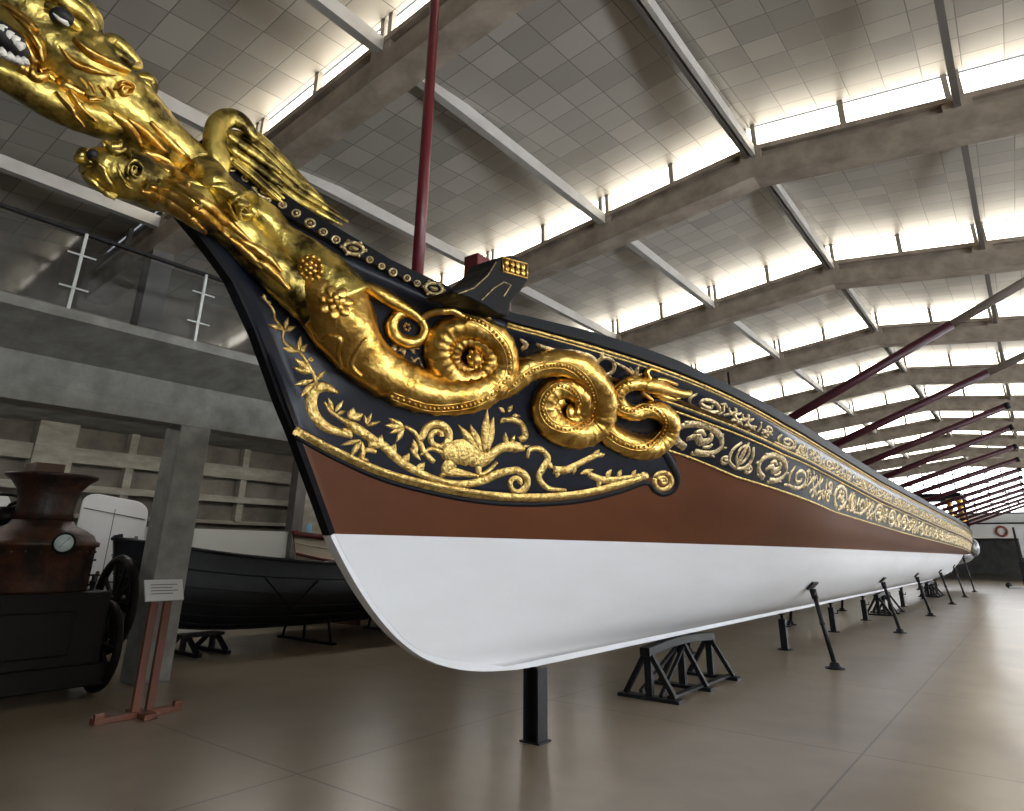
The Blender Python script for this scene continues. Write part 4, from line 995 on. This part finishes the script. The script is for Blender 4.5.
# ================================================================== LEFT AISLE
# ---- added fill lamps under the gallery floor, out of view, brightening the aisle
for i in range(7):
    y = 1.2 + 2.67 * i
    r = thing('aisle_fill_lamp', f'added fill tube lamp under the gallery, {ORD[i]} from the viewer', 'lamp', (-10.4, y, 3.42), 'added fill lamps under the gallery')
    q = MB(); q.box((-10.48, y - .7, 3.40), (-10.32, y + .7, 3.5)); q.build('housing', 'white_paint', r)
    q = MB(); q.tube([(-10.4, y - .65, 3.375), (-10.4, y + .65, 3.375)], .02, 10); q.build('tube', 'fill_lamp_tube', r)
# ---- steam engine
ex, ey = -8.72, 2.72
eng = thing('steam_engine', 'dark rusty steam engine with a flared chimney and spoked flywheel', 'steam engine', (ex, ey, 0))
q = MB(); q.lathe([(.54, 1.02), (.56, 1.05), (.56, 1.48), (.595, 1.485), (.595, 1.53), (.55, 1.545), (.52, 1.60), (.42, 1.66), (.32, 1.71), (.27, 1.78)], 40, (ex, ey, 0)); boiler = q.build('boiler', 'rust', eng)
q = MB()
for a in range(28): an = 2 * PI * a / 28; q.blob((ex +   .565 * math.cos(an), ey + .565 * math.sin(an), 1.43), .014, 6, 4)
q.build('rivets', 'rust', boiler)
q = MB(); q.lathe([(.29, 1.76), (.275, 1.85), (.28, 1.98), (.31, 2.09), (.38, 2.18), (.45, 2.225), (.45, 2.25), (.30, 2.25)], 40, (ex, ey, 0)); q.build('chimney', 'rust', eng)
q = MB(); a = at(44, 471, x=ex + .1); q.box((a.x - .22, a.y - .12, 2.25), (a.x + .12, a.y + .16, 2.36)); q.build('chimney_cover', 'timber', eng)
gd = (CAM - Vector((ex, ey, 1.5))); gd.z = 0; gd.normalize()
gp = at(64, 543, x=ex + .66); gs = Vector((0, 0, 1)).cross(gd); GM = Matrix((gs, Vector((0, 0, 1)), gd)).transposed()
q = MB(); q.lathe([(.105, -.05), (.108, .02), (.09, .03), (.086, .012)], 28, gp, M=GM); ga = q.build('pressure_gauge', 'engine_black', eng)
q = MB(); q.lathe([(.086, .008), (.086, .016)], 28, gp, M=GM); q.build('dial', 'dial', ga)
q = MB(); q.bar(gp + gs * -.04 + gd * .022 + Vector((0, 0, -.05)), gp + gs * .045 + gd * .022 + Vector((0, 0, .055)), .008, .004); q.build('needle', 'engine_black', ga)
q = MB(); q.tube([gp - gd * .02, gp - gd * .2 + Vector((0, 0, -.02))], .03, 8); q.build('gauge_pipe', 'engine_black', ga)
q = MB(); q.box((ex - .85, ey - 1.6, .28), (ex + .62, ey + .62, 1.03)); q.box((ex - .9, ey - 1.7, .12), (ex + .70, ey + .72, .33)); q.box((ex + .62, ey - .5, .42), (ex + .65, ey + .3, .85)); q.build('firebox', 'engine_black', eng, bevel=.02)
wc = Vector((-8.78, 3.66, .85)); q = MB()
ringp = [wc + Vector((math.cos(a) * .50, 0, math.sin(a) * .50)) for a in (2 * PI * i / 40 for i in range(40))]
q.tube(ringp, [.05] * 40, 10, closed=True); fw = q.build('flywheel', 'engine_black', eng)
q = MB()
for k in range(10): a = 2 * PI * k / 10; q.bar(wc, wc + Vector((math.cos(a) * .48, 0, math.sin(a) * .48)), .045, .03, upv=(0, 1, 0))
q.build('spokes', 'engine_black', fw)
q = MB(); q.lathe([(.09, -.1), (.09, .1)], 16, wc, axis='y'); q.tube([wc, wc + Vector((0, -.8, 0))], .04, 10); q.build('axle', 'engine_black', fw)
for wx, wy, wr in ((-8.32, 3.42, .42), (-9.2, 3.42, .42), (-8.32, 1.0, .42)):
    c = Vector((wx, wy, wr + .045)); q = MB(); rp = [c + Vector((math.cos(a) * wr, 0, math.sin(a) * wr)) for a in (2 * PI * i / 36 for i in range(36))]
    q.tube(rp, [.045] * 36, 8, closed=True); rw = q.build('road_wheel', 'engine_black', eng)
    q = MB()
    for k in range(0, 36, 4): q.bar(c, rp[k], .04, .03)
    q.blob(c, .08, 10, 8); q.build('spokes', 'engine_black', rw)
q = MB()
for (x, y, h) in ((90, 560, .2), (94, 575, .25), (84, 585, .2)):
    p = at(x, y, x=ex + .30); q.tube([p + Vector((0, 0, -h)), p], .018, 8); q.tube([p + Vector((0, -.06, .0)), p + Vector((0, .06, .0))], .012, 6); q.blob(p + Vector((0, 0, -.08)), .035, 8, 6)
q.tube([at(84, 600, x=ex + .4), at(92, 590, x=ex + .3), at(98, 572, x=ex + .2)], .02, 8); q.build('valves', 'engine_black', eng)
q = MB()
q.tube([at(-6, 494, x=ex - .2), at(12, 495, x=ex - .2), at(22, 498, x=ex - .2), at(34, 496, x=ex - .2)], .016, 8); q.tube([at(5, 512, x=ex - .2), at(10, 505, x=ex - .2), at(22, 500, x=ex - .2)], .02, 8)
p = at(21, 505, x=ex - .2); q.tube([p + Vector((0, 0, -.25)), p + Vector((0, 0, .09))], .045, 10); q.tube([at(-8, 516, x=ex - .2), at(12, 516, x=ex - .2), at(24, 520, x=ex - .2)], [.1, .11, .07], 10); q.build('steam_pipes', 'engine_black', eng)
q = MB(); q.lathe([(.5, 1.0), (.5, 1.4), (.46, 1.5), (.2, 1.56)], 28, (ex - .35, ey - 1.1, 0)); q.build('steam_dome', 'engine_black', eng)

# ---- white rounded carriages behind
def carriage(label, c, rz, W, Hh, D, cat, slope=0):
    r = thing('white_carriage', label, cat, c); r.rotation_euler = (0, 0, 0)
    Rm = Matrix.Rotation(rz, 4, 'Z'); Rm.translation = Vector(c)
    def pf(inset, y):
        P = []; rr = .22
        for cx, cz, a0 in ((W / 2 - rr, Hh - rr, 0), (-W / 2 + rr, Hh - rr, 90)):
            for k in range(7): a = math.radians(a0 + 15 * k); P.append((cx + (rr - inset) * math.cos(a), cz + (rr - inset) * math.sin(a) * .8))
        P += [(-W / 2 + inset, .55 + inset), (W / 2 - inset, .55 + inset)]
        return [Rm @ Vector((x, y, z - slope * (x + W / 2) / W * (1 if z > 1 else 0))) for x, z in P]
    q = MB(); q.prism(pf(0, 0), Rm.to_3x3() @ Vector((0, D, 0))); q.build('body', 'white_paint', r, bevel=.02)
    q = MB(); q.box((-.006, -.012, .6), (.006, .0, Hh - .3), M=Rm); q.bar(Rm @ Vector((-W / 2 + .04, -.006, Hh - .30)), Rm @ Vector((W / 2 - .04, -.006, Hh - .30 - slope)), .014, .014); q.build('door_seam', 'ink', r)
    for zz in (.95, 1.35, 1.6):
        q = MB(); q.box((W / 2 - .4, -.035, zz), (W / 2 - .1, -.005, zz + .025), M=Rm); q.box((W / 2 - .13, -.03, zz - .03), (W / 2 - .08, 0, zz + .05), M=Rm); q.build('hinge', 'ink', r)
    for s in (-1, 1):
        for yy in (.5, D - .5):
            q = MB(); q.lathe([(.38, -.05), (.4, -.03), (.4, .03), (.38, .05)], 24, Rm @ Vector((s * (W / 2 - .1), yy, .402)), M=Rm.to_3x3() @ Matrix.Rotation(PI / 2, 3, 'Y')); q.build('wheel', 'rubber', r)
cA = at(120, 560, x=-11.5)
carriage('white round-topped carriage with double doors between the engine and the pillar', (-11.6, 4.58, 0), math.radians(66), .95, 2.36, .8, 'carriage', .15)
carriage('white round-cornered carriage half hidden behind the engine pipes', (-12.0, 2.45, 0), math.radians(80), 1.6, 2.28, 1.0, 'carriage')

# ---- small wooden boats
def boat(name, label, x, ya, yb, beam, zk, zs, zend, m, trim, planks=7, rub=None):
    r = thing(name, label, 'boat', (x, (ya + yb) / 2, 0)); n = 28; L = yb - ya
    def sec(t):
        f = (math.sin(PI * min(max(t, .0), 1)) ** .55) if 0 < t < 1 else 0
        return f
    q = MB(); K = 2 * planks + 1; vs = []
    for i in range(n + 1):
        t = i / n; f = sec(t); sh = zs + (zend - zs) * abs(2 * t - 1) ** 2.2; kz = zk + .25 * abs(2 * t - 1) ** 6 * (sh - zk)
        rake = .35 * (2 * t - 1) ** 3
        for k in range(K):
            a = (k / (K - 1)) * 2 - 1; u = abs(a); w = beam / 2 * f * (1 - (1 - u) ** 2.8) + .03; z = kz + (sh - kz) * u ** 1.9
            vs.append((x + math.copysign(w, a) * (1 if k != planks else 0), ya + L * t + rake * u, z))
    q.add(vs, [(i * K + k, i * K + k + 1, (i + 1) * K + k + 1, (i + 1) * K + k) for i in range(n) for k in range(K - 1)], 0, True)
    q.build('hull', m, r)
    def edge(k, s=1): return [vs[i * K + k] for i in range(n + 1)]
    q = MB()
    for k in (0, K - 1): q.tube([(p[0], p[1], p[2]) for p in edge(k)], .03, 6)
    q.build('gunwale', trim, r)
    q = MB()
    for k in range(1, planks): 
        q.tube([(p[0] + .006, p[1], p[2]) for p in edge(K - 1 - k)], .009, 5); q.tube([(p[0] - .006, p[1], p[2]) for p in edge(k)], .009, 5)
    q.build('plank_laps', m, r)
    q = MB(); q.bar((x, ya - .3, zend + .05), (x, ya + .05, zk), .07, .1); q.bar((x, yb + .3, zend + .05), (x, yb - .05, zk), .07, .1); q.build('stem_post', trim, r)
    return r, edge, K
bd, edge, K = boat('rowing_boat', 'long black clinker rowing boat on low stands behind the pillar', -10.25, 4.45, 12.4, 1.8, .27, 1.24, 1.60, 'boat_dark', 'boat_dark')
q = MB()
for i in (6, 11, 16, 21):
    a, c, d = edge(K - 2)[i], edge(K - 4)[i + 1], edge(K - 2)[i + 3]
    q.tube([Vector(a) + Vector((.03, 0, -.02)), Vector(c) + Vector((.05, .2, -.05)), Vector(d) + Vector((.03, 0, -.02))], .012, 6)
q.build('grab_rope', 'black_paint', bd)
r = thing('boat_trestle', 'dark wooden trestle under the near end of the black rowing boat', 'trestle', (-10.4, 5.75, 0))
for y in (5.35, 5.8):
    q = MB(); q.box((-10.75, y - .04, 0), (-9.75, y + .04, .05)); q.build('base_board', 'black_iron', r)
    for s in (-1, 1): q = MB(); q.bar((-10.25 + s * .42, y, .05), (-10.25 + s * .1, y, .25), .06, .05); q.build('leg', 'black_iron', r)
    q = MB(); q.box((-10.29, y - .03, .05), (-10.21, y + .03, .25)); q.build('centre_post', 'black_iron', r)
q = MB(); q.box((-10.4, 5.25, .23), (-10.1, 5.9, .27)); q.build('top_board', 'black_iron', r)
for i, (y, w) in enumerate(((7.45, 'middle'), (9.4, 'far part'), (11.2, 'far end'))):
    r = thing('boat_stand', f'low black metal stand with thin legs under the {w} of the black rowing boat', 'stand', (-10.2, y, 0), 'low stands under the black boat')
    q = MB(); q.box((-10.95, y - .05, 0), (-9.4, y + .05, .03)); q.build('base_bar', 'black_iron', r)
    for x0, x1 in ((-9.5, -9.62), (-10.25, -10.25), (-10.85, -10.75)):
        q = MB(); q.tube([(x0, y, .03), (x1, y, .42 if abs(x0 + 10.25) > .3 else .27)], .022, 8); q.build('leg', 'black_iron', r)
bc, edge2, K2 = boat('cream_boat', 'cream clinker boat with dark red top strakes beyond the black boat', -11.8, 8.4, 13.6, 1.0, .75, 1.62, 1.80, 'boat_cream', 'dark_red')
q = MB()
for k, w in ((K2 - 1, .05), (K2 - 3, .03)): q.tube([(p[0] + .02, p[1], p[2] - .03) for p in edge2(k)], w, 6)
q.build('red_strakes', 'dark_red', bc)
q = MB()
for i in range(9):
    ya_ = 8.62 + .085 * i + (.05 if i > 4 else 0); t = (ya_ - 8.4) / 5.2; k_ = t * 28; e_ = edge2(K2 - 2); a_, b_ = Vector(e_[int(k_)]), Vector(e_[int(k_) + 1]); p = a_.lerp(b_, k_ - int(k_)); q.box((p.x + .02, ya_, p.z + .01), (p.x + .05, ya_ + .06, p.z + .075))
q.build('name_lettering', 'dark_red', bc)
q = MB(); q.blob((-11.8, 8.42, 1.88), (.07, .07, .12), 10, 8); q.build('pale_blue_fender', 'blue_pale', bc)
r = thing('boat_cradle', 'cradle holding up the cream boat', 'cradle', (-11.8, 11, 0))
for y in (9.6, 12.4):
    q = MB(); q.box((-12.2, y - .05, 0), (-11.4, y + .05, .1)); q.box((-11.86, y - .05, .1), (-11.74, y + .05, .75)); q.build('support', 'timber', r)

# ---- sign stand in front of the pillar
sx, sy = -6.88, 3.3
r = thing('sign_stand', 'reddish wooden stand with twin uprights holding a white text sign', 'sign stand', (sx, sy, 0))
q = MB(); q.box((sx - .05, sy - .42, .0), (sx + .05, sy + .36, .05)); q.box((sx + .0, sy - .42, .05), (sx + .05, sy - .34, .09)); q.box((sx, sy + .28, .05), (sx + .05, sy + .36, .09)); q.box((sx - .2, sy - .06, 0), (sx + .2, sy + .06, .045)); q.build('base', 'wood_red', r, bevel=.005)
for d in (-.065, .065):
    q = MB(); q.box((sx - .025, sy + d - .035, .05), (sx + .025, sy + d + .035, 1.03)); q.build('upright', 'wood_red', r, bevel=.004)
q = MB(); Sg = Matrix.Rotation(math.radians(-28), 4, 'Y'); Sg.translation = Vector((sx + .02, sy, 1.09)); q.box((-.005, -.185, -.105), (.012, .185, .105), M=Sg); sg = q.build('sign_board', 'sign_paper', r)
q = MB()
for k in range(4): q.box((.0122, -.13, .05 - .03 * k), (.0130, .13 - .05 * (k % 2), .058 - .03 * k), M=Sg)
q.build('text_lines', 'ink', sg)

# ================================================================== FAR END
wx = at(1003, 537, y=YEND - .25)
q = MB(); rp = [Vector((wx.x + math.cos(a) * .30, YEND - .27, 3.16 + math.sin(a) * .30)) for a in (2 * PI * i / 28 for i in range(28))]
q.tube(rp, [.07] * 28, 10, closed=True); o = q.build('life_ring', 'life_red', origin=(wx.x, YEND - .27, 3.16)); tag(o, 'small red life ring on the white far balcony front', 'life ring')
px_, py_ = at(1015, 588, z=0).x + .5, 44.0
r = thing('display_stand', 'tall dark stand on a low base near the far end', 'stand', (px_, py_, 0))
q = MB(); q.box((px_ - .1, py_ - .1, .09), (px_ + .16, py_ + .06, 1.3)); q.build('lower_post', 'black_iron', r, bevel=.01)
q = MB(); q.box((px_ - .05, py_ - .05, 1.3), (px_ + .05, py_ + .05, 3.0)); q.build('upper_post', 'black_iron', r)
q = MB(); q.box((px_ + .12, py_ - .06, 1.5), (px_ + .34, py_ - .02, 2.9)); q.build('panel', 'white_paint', r)
q = MB(); q.box((px_ - .7, py_ - .25, .02), (px_ + .9, py_ + .2, .09)); q.build('base', 'white_paint', r, bevel=.01)
q = MB(); q.lathe([(.14, -.04), (.14, .04)], 18, (px_ - .72, py_ - .05, .14), axis='y'); q.build('caster', 'rubber', r)

PART_LABELS = {'underbody': 'white painted bottom of the hull', 'topside': 'reddish brown side strake', 'frieze_strake': 'near black upper strake behind the gold carving', 'bow_panel': 'near black bow panel with a curved lower edge',
    'stem_post': 'black stem edge', 'main_coil': 'big gilded spiral coil', 'second_coil': 'smaller gilded spiral coil', 'tail_serpent': 'S-shaped gilded serpent tail', 'wing': 'gilded feathered wing', 'dragon_neck': 'gilded dragon neck and skull',
    'sea_creature': 'gilded fish-like creature under the neck', 'cathead': 'black bracket with a gilded end', 'mast': 'dark red pole', 'gold_border': 'gold curved border strip', 'gunwale_rail': 'black gunwale band', 'lower_frieze_carving': 'pale gold scroll frieze', 'upper_frieze_carving': 'narrow pale gold scroll frieze'}
for o in barge.children:
    k_ = o.name.split('.')[0]
    if k_ in PART_LABELS: o['label'] = PART_LABELS[k_]
# ================================================================== LIGHT
w = bpy.data.worlds.new('world'); sc.world = w; w.use_nodes = True
bg = w.node_tree.nodes['Background']; bg.inputs[0].default_value = (.85, .92, 1, 1); bg.inputs[1].default_value = .3
vs_ = sc.view_settings; vs_.view_transform = 'Standard'; vs_.look = 'None'; vs_.gamma = 1; vs_.use_curve_mapping = False; vs_.exposure = 0.32
sc.cycles.max_bounces = 8; sc.cycles.diffuse_bounces = 4; sc.cycles.glossy_bounces = 4; sc.cycles.sample_clamp_indirect = 6
